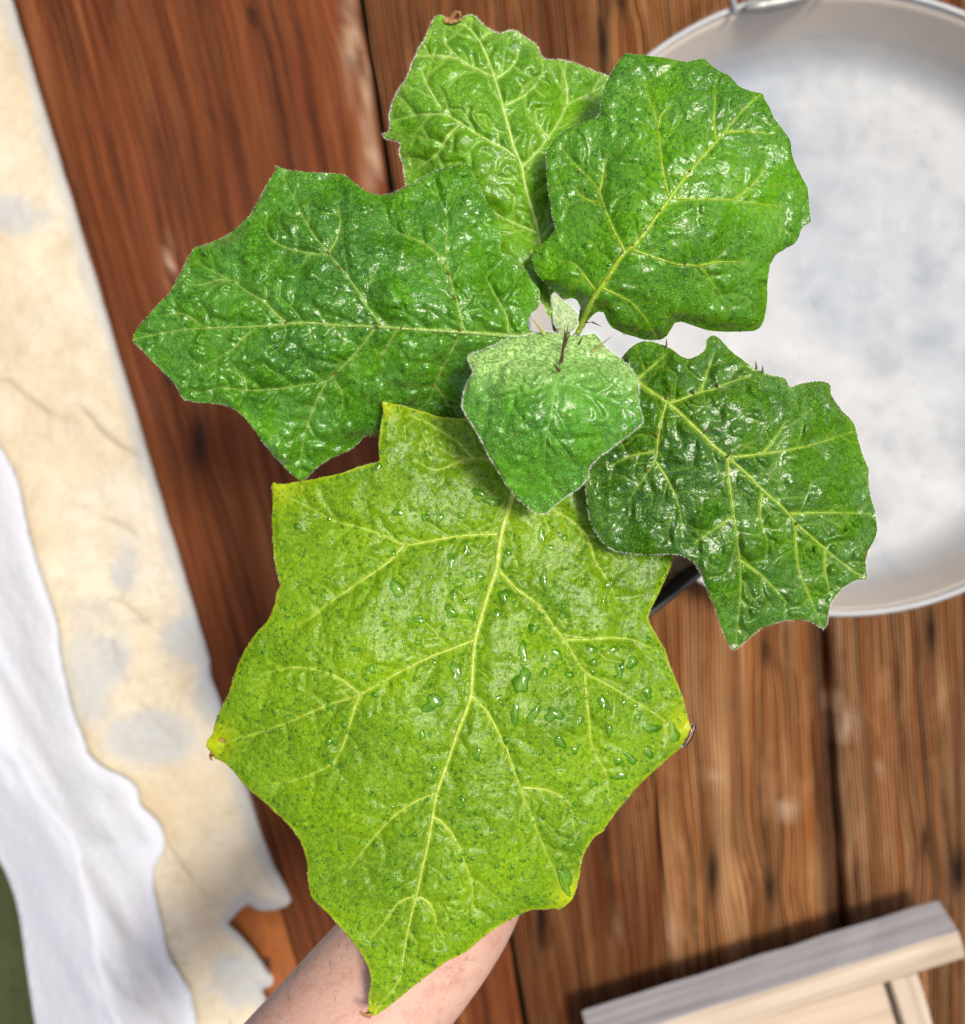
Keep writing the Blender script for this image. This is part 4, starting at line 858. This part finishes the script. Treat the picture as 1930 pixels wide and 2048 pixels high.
def dlabel(x, y, a, b):
    m_ = max(a, b); sz = 'large' if m_ >= 14 else 'medium' if m_ >= 8.5 else 'small'; sh = 'tall narrow' if b > a*1.45 else 'wide flat' if a > b*1.45 else 'rounded'
    mx_ = np.interp(y, midl[:, 1], midl[:, 0])
    row = 'on the largest leaf below the young leaf' if y < 1090 else 'in the upper half of the largest leaf' if y < 1290 else 'across the middle of the largest leaf' if y < 1500 else 'in the lower half of the largest leaf' if y < 1720 else 'near the bottom tip of the largest leaf'
    far = '' if abs(x-mx_) < 120 else 'far '
    return f"{sz} {sh} drop {row}, {far}{'left' if x < mx_ else 'right'} of midrib"
for x, y, a, b, an in big:
    vv, ff = drop_vf('lower', x, y, a*.92, b*.92, an, .42, .26, 7, 24)
    o = mesh('water_drop', vv, ff, wm.m); tag(o, special.get((x, y), dlabel(x, y, a, b)), 'water drop', GR); placed.append((x, y, max(a, b)))
pl_, _, Vl, _ = SURF['lower']; lo_, hi_ = pl_.min(0), pl_.max(0)
hid = [np.array(SURF[k_][0]) for k_ in ('young', 'right')]
cnt = 0; tries = 0
def clear(x, y, r_): return all((x-p_[0])**2+(y-p_[1])**2 > (r_+p_[2]*.9)**2 for p_ in placed)
while cnt < 225 and tries < 6000:
    tries += 1; x, y = rng.uniform(lo_, hi_); r_ = float(np.clip(rng.lognormal(1.42, .30), 2.8, 9))
    q_ = np.array([[x, y]])
    dens = .6+.4*math.exp(-((x-1000)/330)**2-((y-1230)/330)**2)
    if rng.random() > dens or not inside(q_, pl_)[0] or any(inside(q_, h_)[0] for h_ in hid) or not clear(x, y, r_): continue
    vv, ff = drop_vf('lower', x, y, r_, r_*rng.uniform(.8, 1.3), rng.uniform(0, 3), .6, .16, 5, 14)
    o = mesh('water_drop', vv, ff, wm.m); tag(o, dlabel(x, y, r_, r_), 'water drop', GR); placed.append((x, y, r_)); cnt += 1
def beads(key, n_, lab, lo_r, hi_r, hidden=(), dfun=None, name='water_beads'):
    pg = SURF[key][0]; a, b = pg.min(0), pg.max(0); V = []; F = []; c_ = 0
    q = rng.uniform(a, b, (n_*4, 2)); ok = inside(q, pg)
    for h_ in hidden: ok &= ~inside(q, SURF[h_][0])
    q = q[ok]
    for x, y in q:
        if c_ >= n_: break
        if dfun and rng.random() > dfun(x, y): continue
        r_ = rng.uniform(lo_r, hi_r)
        if key == 'lower' and not clear(x, y, r_): continue
        vv, ff = drop_vf(key, x, y, r_, r_*rng.uniform(.8, 1.4), rng.uniform(0, 3), .8, .08, 3, 8)
        b0 = len(V); V += vv; F += [tuple(i+b0 for i in f_) for f_ in ff]; c_ += 1
    o = mesh(name, V, F, wm.m); tag(o, lab, 'water drops', kind='stuff')
beads(  'lower', 2600, 'tiny water beads scattered over the largest yellow-green leaf', 1.3, 3.6, ('young', 'right'))
beads('upper', 700, 'fine water beads on the rounded leaf over the basin', 1.3, 3.4, (), lambda x, y: .25+.75*math.exp(-((x-1290)/130)**2-((y-330)/170)**2)+.6*math.exp(-((x-1480)/80)**2-((y-600)/60)**2))
beads('right', 500, 'fine water beads on the blistered dark leaf at the right', 1.3, 3.2, ('young',))
beads('left', 700, 'fine water beads on the wide lobed leaf pointing left', 1.3, 3.4, ('young', 'lower'))
# the drop hanging from the right-hand tip
hc = Vector(P(1374, 1471, .3935)); ha = Vector(P(1386, 1450, .3935))-Vector(P(1356, 1494, .3935)); hL = ha.length/2; ha.normalize(); hs = Vector((-ha.y, ha.x, 0))
vv = [hc+ha*hL*1.05]; ff = []
for i in range(1, 12):
    t = math.pi*i/12
    for k in range(20):
        a = 2*math.pi*k/20; vv.append(hc+ha*hL*1.05*math.cos(t)+(hs*.0027*math.cos(a)*(1-.25*math.cos(t))+Vector((0, 0, 1))*.0030*math.sin(a)*(1-.2*math.sin(a)))*math.sin(t)**.8)
vv.append(hc-ha*hL*1.05); n_ = len(vv)-1
ff = [(0, 1+k, 1+(k+1) % 20) for k in range(20)]+[(n_, 1+10*20+(k+1) % 20, 1+10*20+k) for k in range(20)]
for i in range(10):
    for k in range(20): ff.append((1+i*20+k, 1+(i+1)*20+k, 1+(i+1)*20+(k+1) % 20, 1+i*20+(k+1) % 20))
o = mesh('water_drop', vv, ff, glass.m); tag(o, 'clear water drop hanging off the right-hand yellow tip of the largest leaf', 'water drop', GR)
